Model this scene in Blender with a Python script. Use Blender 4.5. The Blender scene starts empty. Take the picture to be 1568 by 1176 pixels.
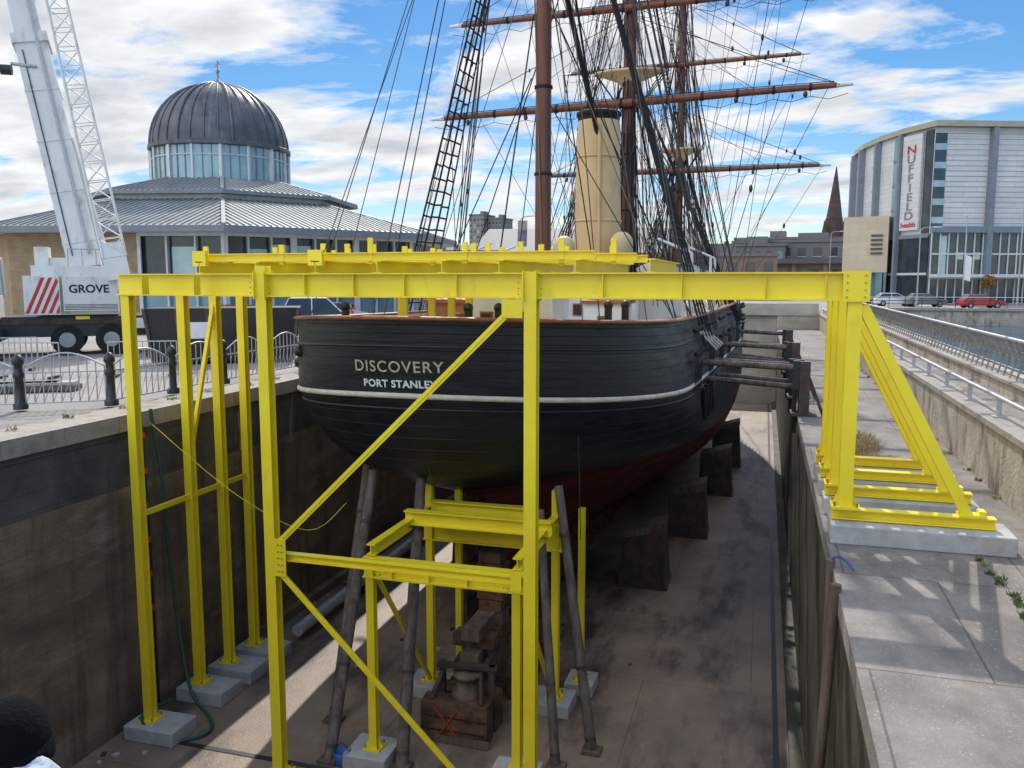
import bpy, math, random
from mathutils import Vector, Matrix
random.seed(7)
sc=bpy.context.scene
R=math.radians
# ---------------------------------------------------------------- materials
M={}
def mk(name,c1,c2=None,scale=1.0,rough=.7,bump=0.0,bscale=30,metal=0.0,brick=None,stretch=(1,1,1),stain=None,stain2=None,rampw=(.35,.65),spec=None):
    m=bpy.data.materials.new(name); m.use_nodes=True; nt=m.node_tree; N=nt.nodes; L=nt.links
    b=N['Principled BSDF']; b.inputs['Roughness'].default_value=rough; b.inputs['Metallic'].default_value=metal
    if spec is not None: b.inputs['Specular IOR Level'].default_value=spec
    if c2 is None: c2=tuple(x*.8 for x in c1)
    tc=N.new('ShaderNodeTexCoord'); mp=N.new('ShaderNodeMapping'); mp.inputs['Scale'].default_value=stretch
    L.new(tc.outputs['Object'],mp.inputs['Vector'])
    n=N.new('ShaderNodeTexNoise'); n.inputs['Scale'].default_value=scale; n.inputs['Detail'].default_value=8; n.inputs['Roughness'].default_value=.65
    L.new(mp.outputs['Vector'],n.inputs['Vector'])
    r=N.new('ShaderNodeValToRGB'); r.color_ramp.elements[0].position=rampw[0]; r.color_ramp.elements[1].position=rampw[1]
    r.color_ramp.elements[0].color=(*c2,1); r.color_ramp.elements[1].color=(*c1,1)
    L.new(n.outputs['Fac'],r.inputs['Fac']); out=r.outputs['Color']
    for S in (stain,stain2):
        if not S: continue
        sc_,st,col,amt,lo,hi=S
        m2=N.new('ShaderNodeMapping'); m2.inputs['Scale'].default_value=st; L.new(tc.outputs['Object'],m2.inputs['Vector'])
        n2=N.new('ShaderNodeTexNoise'); n2.inputs['Scale'].default_value=sc_; n2.inputs['Detail'].default_value=7; n2.inputs['Roughness'].default_value=.65
        L.new(m2.outputs['Vector'],n2.inputs['Vector'])
        r2=N.new('ShaderNodeValToRGB'); r2.color_ramp.elements[0].position=lo; r2.color_ramp.elements[1].position=hi
        r2.color_ramp.elements[0].color=(0,0,0,1); r2.color_ramp.elements[1].color=(amt,amt,amt,1)
        L.new(n2.outputs['Fac'],r2.inputs['Fac'])
        mx=N.new('ShaderNodeMixRGB'); L.new(r2.outputs['Color'],mx.inputs['Fac']); L.new(out,mx.inputs[1]); mx.inputs[2].default_value=(*col,1); out=mx.outputs[0]
    if brick:
        ax,bw,bh,mort,dark=brick
        sp=N.new('ShaderNodeSeparateXYZ'); cb=N.new('ShaderNodeCombineXYZ'); L.new(tc.outputs['Object'],sp.inputs[0])
        L.new(sp.outputs['XYZ'.index(ax[0].upper())],cb.inputs[0]); L.new(sp.outputs['XYZ'.index(ax[1].upper())],cb.inputs[1])
        bt=N.new('ShaderNodeTexBrick'); L.new(cb.outputs[0],bt.inputs['Vector']); bt.inputs['Scale'].default_value=1
        bt.inputs['Brick Width'].default_value=bw; bt.inputs['Row Height'].default_value=bh; bt.inputs['Mortar Size'].default_value=mort; bt.inputs['Mortar Smooth'].default_value=.5
        bt.inputs['Color1'].default_value=(1,1,1,1); bt.inputs['Color2'].default_value=(.9,.9,.9,1); bt.inputs['Mortar'].default_value=(dark,dark,dark,1)
        mx=N.new('ShaderNodeMixRGB'); mx.blend_type='MULTIPLY'; mx.inputs['Fac'].default_value=1; L.new(out,mx.inputs[1]); L.new(bt.outputs['Color'],mx.inputs[2]); out=mx.outputs[0]
    L.new(out,b.inputs['Base Color'])
    if bump>0:
        n3=N.new('ShaderNodeTexNoise'); n3.inputs['Scale'].default_value=bscale; n3.inputs['Detail'].default_value=5; L.new(mp.outputs['Vector'],n3.inputs['Vector'])
        bp=N.new('ShaderNodeBump'); bp.inputs['Strength'].default_value=bump; bp.inputs['Distance'].default_value=.03; L.new(n3.outputs['Fac'],bp.inputs['Height']); L.new(bp.outputs['Normal'],b.inputs['Normal'])
    M[name]=m; return m
mk('yellow',(.90,.73,.028),(.82,.64,.022),.9,.38,.05,60,stain=(3,(1,1,.35),(.42,.27,.03),.5,.60,.80))
mk('bolt',(.38,.30,.08),None,5,.4,metal=.4)
mk('pad_concrete',(.48,.48,.46),(.33,.33,.32),3,.85,.3,40,stain=(1.5,(1,1,1),(.2,.19,.17),.6,.55,.7))
mk('quay_concrete',(.30,.27,.235),(.18,.16,.14),1.1,.9,.5,45,brick=('xy',2.4,3.1,.018,.5),stain=(.5,(1,.5,1),(.10,.09,.08),.75,.5,.66),stain2=(26,(1,1,1),(.52,.49,.44),.6,.60,.68))
mk('asphalt',(.36,.325,.29),(.22,.205,.19),.25,.9,.3,30,stain=(.06,(1,1,1),(.14,.135,.13),.6,.5,.6),stain2=(3,(1,1,1),(.16,.14,.12),.5,.58,.7))
mk('dock_floor',(.33,.24,.17),(.19,.14,.10),.5,.55,.35,18,brick=('xy',5.2,6.8,.02,.65),stain=(.4,(1.4,.45,1),(.055,.042,.034),.9,.50,.62),stain2=(2.6,(1,.6,1),(.46,.38,.30),.45,.60,.74))
mk('wall_left',(.25,.19,.12),(.12,.092,.062),.8,.75,.5,12,brick=('yz',1.4,.45,.010,.72),stain=(.9,(1,.5,1.6),(.40,.33,.24),.6,.54,.70),stain2=(1.4,(1,1.5,.14),(.05,.045,.037),.8,.50,.68),stretch=(1,.6,1.2))
mk('wall_left_up',(.115,.108,.098),(.05,.05,.05),.9,.8,.5,12,brick=('yz',1.4,.36,.010,.6),stain=(2.6,(1,1,.09),(.52,.50,.45),.75,.61,.70))
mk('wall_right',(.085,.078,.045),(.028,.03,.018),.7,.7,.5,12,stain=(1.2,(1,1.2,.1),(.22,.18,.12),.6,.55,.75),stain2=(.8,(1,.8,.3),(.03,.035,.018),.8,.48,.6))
mk('wall_end',(.58,.52,.41),(.42,.36,.28),.6,.85,.3,12,brick=('xz',1.6,.5,.012,.7))
mk('stone_wall',(.50,.44,.35),(.34,.29,.23),1.2,.9,.6,14,stain=(1.6,(1,1.4,.4),(.14,.10,.07),.85,.50,.64),stain2=(5,(1,1,.4),(.28,.14,.05),.5,.6,.75))
mk('coping',(.45,.405,.34),(.29,.26,.22),1.5,.9,.4,30,brick=('xy',1.3,1.5,.012,.6),stain=(1.5,(1,1,1),(.16,.14,.12),.75,.5,.66))
mk('grey_steel',(.32,.34,.35),(.22,.23,.24),4,.4,.1,30,metal=.5)
mk('galv',(.48,.49,.50),(.36,.37,.38),6,.45,metal=.3)
mk('fence_steel',(.28,.245,.20),(.18,.155,.12),4,.5,metal=.2)
mk('black_metal',(.022,.022,.025),(.013,.013,.014),4,.4,.1,30)
mk('dark_steel',(.07,.058,.05),(.032,.028,.025),2,.7,.3,15,stain=(3,(1,1,1),(.18,.07,.03),.75,.5,.66))
mk('old_timber',(.19,.14,.10),(.08,.057,.042),2.5,.85,.5,20,stretch=(2,2,.4))
mk('prop_timber',(.19,.155,.13),(.06,.048,.04),3,.85,.6,20,stretch=(2,2,.3))
mk('crib_timber',(.20,.10,.055),(.07,.038,.022),2.5,.85,.6,20,stain=(4,(1,1,1),(.03,.022,.018),.75,.48,.62))
mk('mast_wood',(.17,.050,.020),(.09,.026,.012),2,.3,.1,20,stretch=(3,3,.3))
mk('yard_wood',(.24,.075,.03),(.13,.04,.018),2,.4,.1,20)
mk('rail_wood',(.36,.13,.05),(.22,.08,.03),3,.5)
mk('deck_wood',(.36,.28,.19),(.25,.19,.13),2,.7)
mk('cream',(.72,.50,.245),(.62,.42,.19),1,.45,.05,8,stain=(2,(1,1,.2),(.38,.24,.10),.55,.56,.72))
mk('cream_light',(.72,.56,.31),(.62,.47,.25),1,.5)
mk('white_paint',(.80,.80,.78),(.68,.68,.66),2,.45)
mk('stripe_white',(.72,.67,.57),(.5,.46,.38),3,.5,stain=(6,(1,1,1),(.2,.16,.12),.6,.6,.75))
mk('letter',(.66,.62,.45),(.40,.37,.25),18,.6)
mk('letter_white',(.85,.85,.83),(.65,.65,.63),12,.6)
mk('rope_black',(.018,.016,.015),None,5,.8)
mk('rope_tan',(.20,.14,.09),None,5,.8)
mk('rope_grey',(.08,.075,.075),None,5,.8)
mk('block_wood',(.06,.022,.016),None,5,.4)
mk('canvas_dark',(.03,.04,.06),None,5,.7)
mk('crane_white',(.76,.76,.72),(.65,.65,.61),.8,.4,stain=(2.0,(1,1,.4),(.38,.34,.27),.75,.54,.72))
mk('red_paint',(.55,.03,.025),None,3,.5)
mk('blue_paint',(.03,.10,.35),None,3,.5)
mk('orange_red',(.62,.07,.03),None,3,.5)
mk('glass_dark',(.05,.065,.075),(.02,.03,.04),.5,.08)
mk('glass_blue',(.26,.40,.44),(.15,.26,.30),.35,.1,metal=.2)
mk('glass_light',(.38,.50,.52),(.24,.35,.39),.5,.12,metal=.2)
mk('dome_lead',(.125,.13,.145),(.065,.068,.078),.8,.5,.15,10,metal=.2,stain=(1.5,(1,1,.3),(.27,.27,.28),.5,.55,.75))
mk('roof_zinc',(.37,.38,.365),(.28,.29,.28),.35,.5,metal=.1,stain=(.8,(1,1,1),(.22,.23,.22),.6,.55,.7))
mk('brick_buff',(.44,.32,.19),(.33,.23,.135),1.2,.9,.2,20,brick=('xz',.45,.16,.012,.6))
mk('frame_white',(.68,.70,.69),None,2,.5)
mk('panel_white',(.72,.72,.70),(.64,.64,.63),.3,.5,brick=('xz',3.2,.62,.035,.72))
mk('panel_beige',(.64,.53,.38),(.56,.46,.32),.3,.7,brick=('xz',2.2,.9,.03,.8))
mk('grey_col',(.22,.25,.29),None,1,.5)
mk('roof_tan',(.44,.40,.28),None,1,.6)
mk('sandstone',(.27,.19,.13),(.17,.12,.08),.4,.9)
mk('spire_stone',(.10,.065,.05),(.06,.042,.035),.5,.9)
mk('tower_conc',(.27,.24,.21),(.2,.18,.16),.1,.9)
mk('city_a',(.36,.31,.26),None,.1,.9); mk('city_b',(.2,.19,.19),None,.1,.8); mk('city_c',(.42,.38,.33),None,.1,.9)
mk('slate',(.10,.105,.12),None,.3,.6)
mk('rubber',(.02,.02,.02),None,3,.9)
mk('chrome_grey',(.35,.36,.38),None,3,.3,metal=.6)
mk('car_white',(.75,.75,.75),None,1,.25); mk('car_red',(.5,.02,.02),None,1,.25); mk('car_grey',(.15,.16,.18),None,1,.3); mk('car_silver',(.45,.46,.48),None,1,.3,metal=.5)
mk('skin',(.55,.33,.24),None,3,.55); mk('cloth_dark',(.03,.035,.05),None,6,.9); mk('cloth_grey',(.60,.63,.70),(.46,.49,.56),11,.9,.35,45)
mk('cloth_red',(.45,.04,.04),None,6,.9); mk('hat_black',(.006,.006,.007),None,20,.95,.4,90,spec=.1); mk('hair',(.06,.035,.02),None,20,.7)
mk('leaf',(.12,.19,.035),(.06,.11,.02),3,.8); mk('leaf_autumn',(.30,.13,.02),(.16,.08,.02),3,.8); mk('dry_grass',(.48,.36,.18),(.32,.24,.11),3,.9)
mk('hill_green',(.06,.09,.05),(.04,.055,.04),.01,.95)
mk('hose_green',(.02,.09,.06),None,4,.5)
mk('water',(.05,.10,.15),(.03,.065,.11),.2,.14,1.0,1.6,stretch=(1,1.8,1))
def hullmat(name,col,col2,rough,wear=.75,thr=.615):
    m=bpy.data.materials.new(name); m.use_nodes=True; nt=m.node_tree; N=nt.nodes; L=nt.links; b=N['Principled BSDF']
    uv=N.new('ShaderNodeUVMap'); br=N.new('ShaderNodeTexBrick'); L.new(uv.outputs[0],br.inputs['Vector']); br.inputs['Scale'].default_value=1
    br.inputs['Brick Width'].default_value=5.5; br.inputs['Row Height'].default_value=.21; br.inputs['Mortar Size'].default_value=.009; br.inputs['Mortar Smooth'].default_value=.7
    br.inputs['Color1'].default_value=(1,1,1,1); br.inputs['Color2'].default_value=(.7,.7,.7,1); br.inputs['Mortar'].default_value=(.25,.25,.25,1)
    mp=N.new('ShaderNodeMapping'); mp.inputs['Scale'].default_value=(.5,2.2,1); L.new(uv.outputs[0],mp.inputs[0])
    n=N.new('ShaderNodeTexNoise'); n.inputs['Scale'].default_value=1.6; n.inputs['Detail'].default_value=9; n.inputs['Roughness'].default_value=.7; L.new(mp.outputs[0],n.inputs['Vector'])
    r=N.new('ShaderNodeValToRGB'); e=r.color_ramp.elements; e[0].position=.4; e[0].color=(*col,1); e[1].position=.7; e[1].color=(*col2,1); L.new(n.outputs['Fac'],r.inputs['Fac'])
    mp2=N.new('ShaderNodeMapping'); mp2.inputs['Scale'].default_value=(1.5,9,1); L.new(uv.outputs[0],mp2.inputs[0])
    n2=N.new('ShaderNodeTexNoise'); n2.inputs['Scale'].default_value=1.5; n2.inputs['Detail'].default_value=9; n2.inputs['Roughness'].default_value=.82; L.new(mp2.outputs[0],n2.inputs['Vector'])
    r2=N.new('ShaderNodeValToRGB'); e=r2.color_ramp.elements; e[0].position=thr; e[0].color=(0,0,0,1); e[1].position=thr+.06; e[1].color=(wear,wear,wear,1); L.new(n2.outputs['Fac'],r2.inputs['Fac'])
    mx=N.new('ShaderNodeMixRGB'); L.new(r2.outputs[0],mx.inputs[0]); L.new(r.outputs[0],mx.inputs[1]); mx.inputs[2].default_value=(.16,.15,.135,1)
    mu=N.new('ShaderNodeMixRGB'); mu.blend_type='MULTIPLY'; mu.inputs[0].default_value=1; L.new(mx.outputs[0],mu.inputs[1]); L.new(br.outputs['Color'],mu.inputs[2]); L.new(mu.outputs[0],b.inputs['Base Color'])
    rr=N.new('ShaderNodeMapRange'); rr.inputs['From Min'].default_value=.3; rr.inputs['From Max'].default_value=.7; rr.inputs['To Min'].default_value=rough-.1; rr.inputs['To Max'].default_value=rough+.25; L.new(n.outputs['Fac'],rr.inputs[0]); L.new(rr.outputs[0],b.inputs['Roughness'])
    bp=N.new('ShaderNodeBump'); bp.inputs['Strength'].default_value=.9; bp.inputs['Distance'].default_value=.025; bp.invert=True; L.new(br.outputs['Fac'],bp.inputs['Height'])
    bp2=N.new('ShaderNodeBump'); bp2.inputs['Strength'].default_value=.5; bp2.inputs['Distance'].default_value=.04; L.new(n.outputs['Fac'],bp2.inputs['Height']); L.new(bp.outputs[0],bp2.inputs['Normal']); L.new(bp2.outputs[0],b.inputs['Normal'])
    M[name]=m
hullmat('hull_black',(.006,.008,.012),(.020,.025,.031),.36)
hullmat('hull_red',(.24,.03,.024),(.10,.018,.016),.6,.4)
# ---------------------------------------------------------------- mesh builder
class B:
    def __init__(s): s.v=[]; s.f=[]; s.m=[]; s.sm=[]; s.mats=[]
    def mi(s,n):
        if n not in s.mats: s.mats.append(n)
        return s.mats.index(n)
    def add(s,vs,fs,m,smooth=False):
        o=len(s.v); s.v+= [tuple(v) for v in vs]; k=s.mi(m)
        for f in fs: s.f.append(tuple(i+o for i in f)); s.m.append(k); s.sm.append(smooth)
    def quad(s,a,b,c,d,m): s.add([a,b,c,d],[(0,1,2,3)],m)
    def hexa(s,p,m): s.add(p,[(0,3,2,1),(4,5,6,7),(0,1,5,4),(1,2,6,5),(2,3,7,6),(3,0,4,7)],m)
    def box(s,c,d,m,rz=0):
        cx,cy,cz=c; a,b_,h=d[0]/2,d[1]/2,d[2]/2; ca,sa=math.cos(rz),math.sin(rz)
        p=[]
        for z in(-h,h):
            for x,y in((-a,-b_),(a,-b_),(a,b_),(-a,b_)): p.append((cx+x*ca-y*sa,cy+x*sa+y*ca,cz+z))
        s.hexa(p,m)
    def b2(s,x0,x1,y0,y1,z0,z1,m): s.box(((x0+x1)/2,(y0+y1)/2,(z0+z1)/2),(x1-x0,y1-y0,z1-z0),m)
    def frame(s,p,q,up=None):
        p=Vector(p);q=Vector(q);d=(q-p).normalized()
        up=Vector(up) if up else (Vector((0,0,1)) if abs(d.z)<.95 else Vector((0,1,0)))
        sd=d.cross(up).normalized(); u=sd.cross(d).normalized(); return p,q,sd,u
    def beam(s,p,q,w,h,m,up=None,ou=0,os=0):
        p,q,sd,u=s.frame(p,q,up); pts=[]
        for e in(p,q):
            for a,b_ in((-1,-1),(1,-1),(1,1),(-1,1)): pts.append(e+sd*(os+a*w/2)+u*(ou+b_*h/2))
        s.hexa(pts,m)
    def ibeam(s,p,q,w,h,m,up=None,t=.03):
        s.beam(p,q,w,t,m,up,ou=h/2-t/2); s.beam(p,q,w,t,m,up,ou=-h/2+t/2); s.beam(p,q,t*.7,h-2*t,m,up)
    def tube(s,p,q,r,m,r2=None,n=6,cap=True,smooth=True):
        r2=r if r2 is None else r2
        p,q,sd,u=s.frame(p,q); vs=[]
        for e,rr in((p,r),(q,r2)):
            for i in range(n): a=2*math.pi*i/n; vs.append(e+sd*rr*math.cos(a)+u*rr*math.sin(a))
        s.add(vs,[(i,(i+1)%n,n+(i+1)%n,n+i) for i in range(n)],m,smooth)
        if cap: s.add(vs,[tuple(range(n))[::-1],tuple(range(n,2*n))],m)
    def path(s,pts,r,m,n=6):
        for a,b_ in zip(pts[:-1],pts[1:]): s.tube(a,b_,r,m,n=n)
    def curve(s,pts,r,m,n=8,sub=6):
        P=[Vector(p) for p in pts]; out=[]
        for i in range(len(P)-1):
            p0=P[max(i-1,0)];p1=P[i];p2=P[i+1];p3=P[min(i+2,len(P)-1)]
            for k in range(sub):
                t=k/sub; out.append(.5*((2*p1)+(p2-p0)*t+(2*p0-5*p1+4*p2-p3)*t*t+(3*p1-p0-3*p2+p3)*t**3))
        out.append(P[-1]); s.path(out,r,m,n)
    def rev(s,c,prof,m,n=24,smooth=True,a0=0,sx=1,sy=1):
        vs=[];k=len(prof)
        for r,z in prof:
            for i in range(n): a=a0+2*math.pi*i/n; vs.append((c[0]+r*sx*math.cos(a),c[1]+r*sy*math.sin(a),c[2]+z))
        s.add(vs,[(j*n+i,j*n+(i+1)%n,(j+1)*n+(i+1)%n,(j+1)*n+i) for j in range(k-1) for i in range(n)],m,smooth)
    def ball(s,c,r,m,n=8,sx=1,sy=1,sz=1,k=6):
        s.rev(c,[(r*math.sin(math.pi*j/k)+1e-4,-r*sz*math.cos(math.pi*j/k)) for j in range(k+1)],m,n,True,0,sx,sy)
    def prism(s,poly,z0,z1,m,top=None):
        n=len(poly); vs=[(x,y,z0) for x,y in poly]+[(x,y,z1) for x,y in poly]
        s.add(vs,[(i,(i+1)%n,n+(i+1)%n,n+i) for i in range(n)],m); s.add(vs,[tuple(range(n,2*n))],top or m)
    def text(s,st,size,mat,fn,off=.0,align='CENTER',spacing=1.0,xs=1.0):
        cu=bpy.data.curves.new('t','FONT'); cu.body=st; cu.size=size; cu.align_x=align; cu.offset=off; cu.space_character=spacing; cu.resolution_u=4
        ob=bpy.data.objects.new('t',cu); sc.collection.objects.link(ob); dg=bpy.context.evaluated_depsgraph_get(); me=ob.evaluated_get(dg).to_mesh()
        vs=[fn(v.co.x*xs,v.co.y) for v in me.vertices]; fs=[tuple(p.vertices) for p in me.polygons]
        s.add(vs,fs,mat); ob.evaluated_get(dg).to_mesh_clear(); bpy.data.objects.remove(ob); bpy.data.curves.remove(cu)
    def obj(s,name,parent=None,bevel=0):
        me=bpy.data.meshes.new(name); me.from_pydata(s.v,[],s.f); 
        for n in s.mats: me.materials.append(M[n])
        me.polygons.foreach_set('material_index',s.m); me.polygons.foreach_set('use_smooth',s.sm); me.update()
        ob=bpy.data.objects.new(name,me); sc.collection.objects.link(ob)
        if parent: ob.parent=parent
        if bevel:
            md=ob.modifiers.new('bev','BEVEL'); md.width=bevel; md.segments=2; md.limit_method='ANGLE'
        return ob
def empty(name):
    e=bpy.data.objects.new(name,None); sc.collection.objects.link(e); return e
# ---------------------------------------------------------------- levels
ZC=3.0; XL=-13.4; XR=1.12; ZF=-7.0; ZR=-1.1; Y0=3.5; Y1=76; XW=4.4; XQ=7.4
ZWATER=-1.4
g=B()
g.quad((-4000,-300,0),(XL,-300,0),(XL,4000,0),(-4000,4000,0),'asphalt')
g.quad((XL,-300,0),(XR,-300,0),(XR,Y0,0),(XL,Y0,0),'asphalt')
g.quad((XR,-300,0),(XQ,-300,0),(XQ,-4,0),(XR,-4,0),'asphalt')
g.quad((XL,Y1,0),(XQ,Y1,0),(XQ,4000,0),(XL,4000,0),'asphalt')
g.quad((XQ,92,0),(4000,92,0),(4000,4000,0),(XQ,4000,0),'asphalt')
g.obj('ground')
w=B(); w.quad((XQ,-300,ZWATER),(4000,-300,ZWATER),(4000,92,ZWATER),(XQ,92,ZWATER),'water'); w.obj('water')
w=B(); w.quad((XQ,92,ZWATER-1),(400,92,ZWATER-1),(400,92,0),(XQ,92,0),'stone_wall'); w.b2(XQ,400,91.8,92.6,0.0,.25,'coping'); w.obj('far_quay_wall')
d=B()
d.quad((XL-.5,Y0,ZF),(XR+.5,Y0,ZF),(XR+.5,Y1,ZF),(XL-.5,Y1,ZF),'dock_floor')
d.b2(-.62+XR,-.50+XR,Y0,Y1-5,ZF+.001,ZF+.012,'black_metal'); d.b2(XL+.6,XR-1.0,14.55,14.68,ZF+.001,ZF+.012,'black_metal')
d.obj('dock_floor')
d=B()
d.quad((XL,Y0,ZF),(XL,Y1,ZF),(XL,Y1,-1.55),(XL,Y0,-1.55),'wall_left')
d.quad((XL,Y0,-1.55),(XL,Y1,-1.55),(XL,Y1,-.34),(XL,Y0,-.34),'wall_left_up')
d.b2(XL-1.0,XL+.08,Y0,Y1,-.30,.06,'coping'); d.b2(XL-.3,XL+.03,Y0,Y1,-.42,-.302,'wall_left_up')
d.b2(XL+.002,XL+.25,20,Y1,ZF,ZF+.25,'wall_left')
d.tube((XL+1.3,19.9,ZF+.35),(XL+1.0,36,ZF+.35),.17,'galv',n=12)
# small debris spread over the floor near the walls
for i in range(70):
    x=random.choice((XL+.15+abs(random.gauss(0,.5)),random.uniform(-10,-3))); y=random.uniform(13,30); s_=random.uniform(.03,.10); d.box((x,y,ZF+s_*.3),(s_*1.4,s_,s_*.6),random.choice(('old_timber','pad_concrete','dark_steel')),random.random()*3)
d.obj('dock_wall')
d=B()
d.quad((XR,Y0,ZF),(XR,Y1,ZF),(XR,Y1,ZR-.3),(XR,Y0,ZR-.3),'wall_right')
d.b2(XR-.05,XR+.5,Y0,Y1,ZR-.3,ZR,'quay_concrete')
d.b2(XR+.5,XW,-4,Y1,ZR-1,ZR-.003,'quay_concrete')
d.b2(XR-.3,XR-.002,Y0,Y1,ZF,ZF+.16,'wall_right')
d.obj('dock_wall')
d=B()
for i,(ya,zt) in enumerate([(Y1,0),(Y1-2.2,-3.6),(Y1-4.5,-5.4)]):
    d.b2(XL+.01,XR-.01,ya-.02 if i==0 else ya,Y1+ (1 if i==0 else -.03*i),ZF,zt-.001,'wall_end')
d.b2(XR,XW,Y1-.3,Y1,ZR,1.0,'wall_end'); d.b2(XL,XR+3,Y1-.4,Y1+.3,.002,1.0,'wall_end')
d.obj('dock_end_wall')
d=B(); d.b2(XL,XR,Y0-1,Y0,ZF,-.003,'wall_left'); d.b2(XR,XW,-4.6,-4,ZR-1,-.003,'wall_left'); d.b2(XL,XR,Y0-.6,Y0+.05,.002,.12,'coping'); d.obj('dock_end_wall')
d=B(); d.b2(XR-.02,XR+.3,-4,Y0-.05,ZR-1,-.01,'stone_wall'); d.obj('quay_side_wall')
d=B(); d.b2(XW,XW+.5,-4,Y1,ZR-1,.1,'stone_wall'); d.b2(XW-.05,XW+.55,-4,Y1,.1,.22,'coping'); d.obj('retaining_wall')
d=B(); d.b2(XW+.5,XQ,-4,90,-2.5,.05,'quay_concrete'); d.b2(6.0,6.45,-4,90,.05,.38,'stone_wall'); d.b2(5.95,6.5,-4,90,.38,.46,'coping')
d.b2(XQ-.3,XQ+.05,-4,92,-3,.2,'stone_wall'); d.obj('promenade')
d=B(); y=1.0
d.tube((XW+.25,-2,.62),(XW+.25,Y1,.62),.045,'galv',n=8)
while y<Y1:
    d.beam((XW+.25,y,.22),(XW+.25,y,.62),.09,.09,'galv'); d.b2(XW+.12,XW+.38,y-.12,y+.12,.22,.25,'galv'); y+=2.6
d.obj('pipe_rail')
d=B(); y=0.0; zb=.46
while y<90:
    d.beam((6.2,y,zb),(6.34,y,zb+.5),.03,.10,'fence_steel'); d.beam((6.34,y,zb+.5),(6.12,y,zb+1.0),.03,.10,'fence_steel'); y+=.62
for z_,x_ in((1.02,6.12),): d.tube((x_,-1,zb+z_),(x_,90,zb+z_),.05,'galv',n=8)
for z_,x_ in((.25,6.27),(.5,6.34),(.72,6.24)): d.tube((x_,-1,zb+z_),(x_,90,zb+z_),.012,'galv',n=4)
d.obj('balustrade')
d=B()
def tuft(x,y,z,r,h,n,m):
    for i in range(n):
        a=random.random()*6.28; rr=r*math.sqrt(random.random()); px,py=x+rr*math.cos(a),y+rr*math.sin(a); hh=h*(.4+random.random()*.7); l=random.random()*6.28; w_=.014
        t=(px+math.cos(l)*hh*.7,py+math.sin(l)*hh*.7,z+hh)
        d.add([(px-w_,py,z),(px+w_,py+w_,z),t],[(0,1,2)],m)
for i in range(40):
    y=6.5+i*.20; 
    if random.random()<.7: tuft(3.4+random.gauss(0,.05)-(.03*(y-6.5)),y,ZR,random.uniform(.04,.12),.09,22,'leaf' if random.random()<.8 else 'dry_grass')
for i in range(24): tuft(2.3+random.gauss(0,.3),20+random.random()*4.5,ZR,.3,.24,40,'dry_grass')
for i in range(36): tuft(XW-.07,7+i*1.6+random.random()*1.2,ZR,.07,.10,12,'leaf' if i%3 else 'dry_grass')
for i in range(26): tuft(XL+random.gauss(-.6,.2),10+i*1.5,.07,.13,.10,18,'leaf' if i%2 else 'dry_grass')
d.obj('grass_tufts')
# ---------------------------------------------------------------- gantry
gan=empty('steel_gantry')
YP=[14.2,15.8,17.2,18.5]
ZB=2.9; Ym='yellow'
def post(b,x,y,z0,z1,w=.20,m='yellow'):
    b.ibeam((x,y,z0),(x,y,z1),w,w,m,up=(0,1,0),t=.022)
    b.box((x,y,z0+.02),(w+.22,w+.22,.04),m)
    for dx in(-1,1):
        for dy in(-1,1): b.tube((x+dx*(w/2+.06),y+dy*(w/2+.06),z0+.04),(x+dx*(w/2+.06),y+dy*(w/2+.06),z0+.11),.02,'bolt',n=6)
        b.hexa([(x+dx*w/2,y-.01,z0+.04),(x+dx*(w/2+.1),y-.01,z0+.04),(x+dx*(w/2+.1),y+.01,z0+.04),(x+dx*w/2,y+.01,z0+.04),(x+dx*w/2,y-.01,z0+.24),(x+dx*(w/2+.01),y-.01,z0+.24),(x+dx*(w/2+.01),y+.01,z0+.24),(x+dx*w/2,y+.01,z0+.24)],m)
def bolts(b,x,y,z,nx,nz,dx,dz):
    for i in range(nx):
        for j in range(nz): 
            px=x+(i-(nx-1)/2)*dx; pz=z+(j-(nz-1)/2)*dz; b.tube((px,y,pz),(px,y-.022,pz),.014,'bolt',n=6)
XPL=[-12.75,-12.8,-12.8,-12.8]; YL=[14.8,16.6,17.8,18.9]; XP4=1.34
gb=B()
for i in range(4):
    post(gb,XPL[i],YL[i],ZF+.32,ZB-.23)
    if i==0:
        gb.ibeam((XPL[0]-.2,YL[0],ZB),(-9.24,14.28,ZB),.22,.44,Ym,t=.025); gb.ibeam((-9.24+.02,14.2,ZB),(-3.95,14.2,ZB),.24,.44,Ym,t=.025); gb.ibeam((-3.74,14.2,ZB),(XP4+.19,14.2,ZB),.24,.44,Ym,t=.025)
    else:
        gb.ibeam((XPL[i]-.1,YL[i],ZB),(-9.0,YP[i],ZB),.22,.42,Ym,t=.025); gb.ibeam((-9.0,YP[i],ZB),(XP4+.17,YP[i],ZB),.22,.42,Ym,t=.025)
gb.obj('portal_beams',gan)
gb=B()
for x in(-9.12,-3.85):
    post(gb,x,14.2-.005,ZF+.05,ZB+(.36 if x<-5 else .24),.22)
    for sx in(-1,1):
        gb.b2(x+sx*.115-.010,x+sx*.115+.010,14.02,14.38,ZB-.26,ZB+.26,Ym)
    bolts(gb,x-.2,14.07,ZB,1,4,.09,.10); bolts(gb,x+.2,14.07,ZB,1,4,.09,.10)
for x in(-11.8,-10.6,-8.2,-7.2,-6.2,-5.2,-2.6,-1.3,0,.9): gb.b2(x-.006,x+.006,14.10,14.30,ZB-.19,ZB+.19,Ym)
gb.b2(XP4-.19,XP4+.2,14.04,14.064,ZB-.235,ZB+.235,Ym); bolts(gb,XP4,14.04,ZB,2,4,.26,.11)
gb.ibeam((-3.6,14.5,ZB+.2),(-2.9,14.7,ZB-.16),.12,.12,Ym,t=.015)
gb.obj('front_columns',gan)
gb=B()
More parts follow.
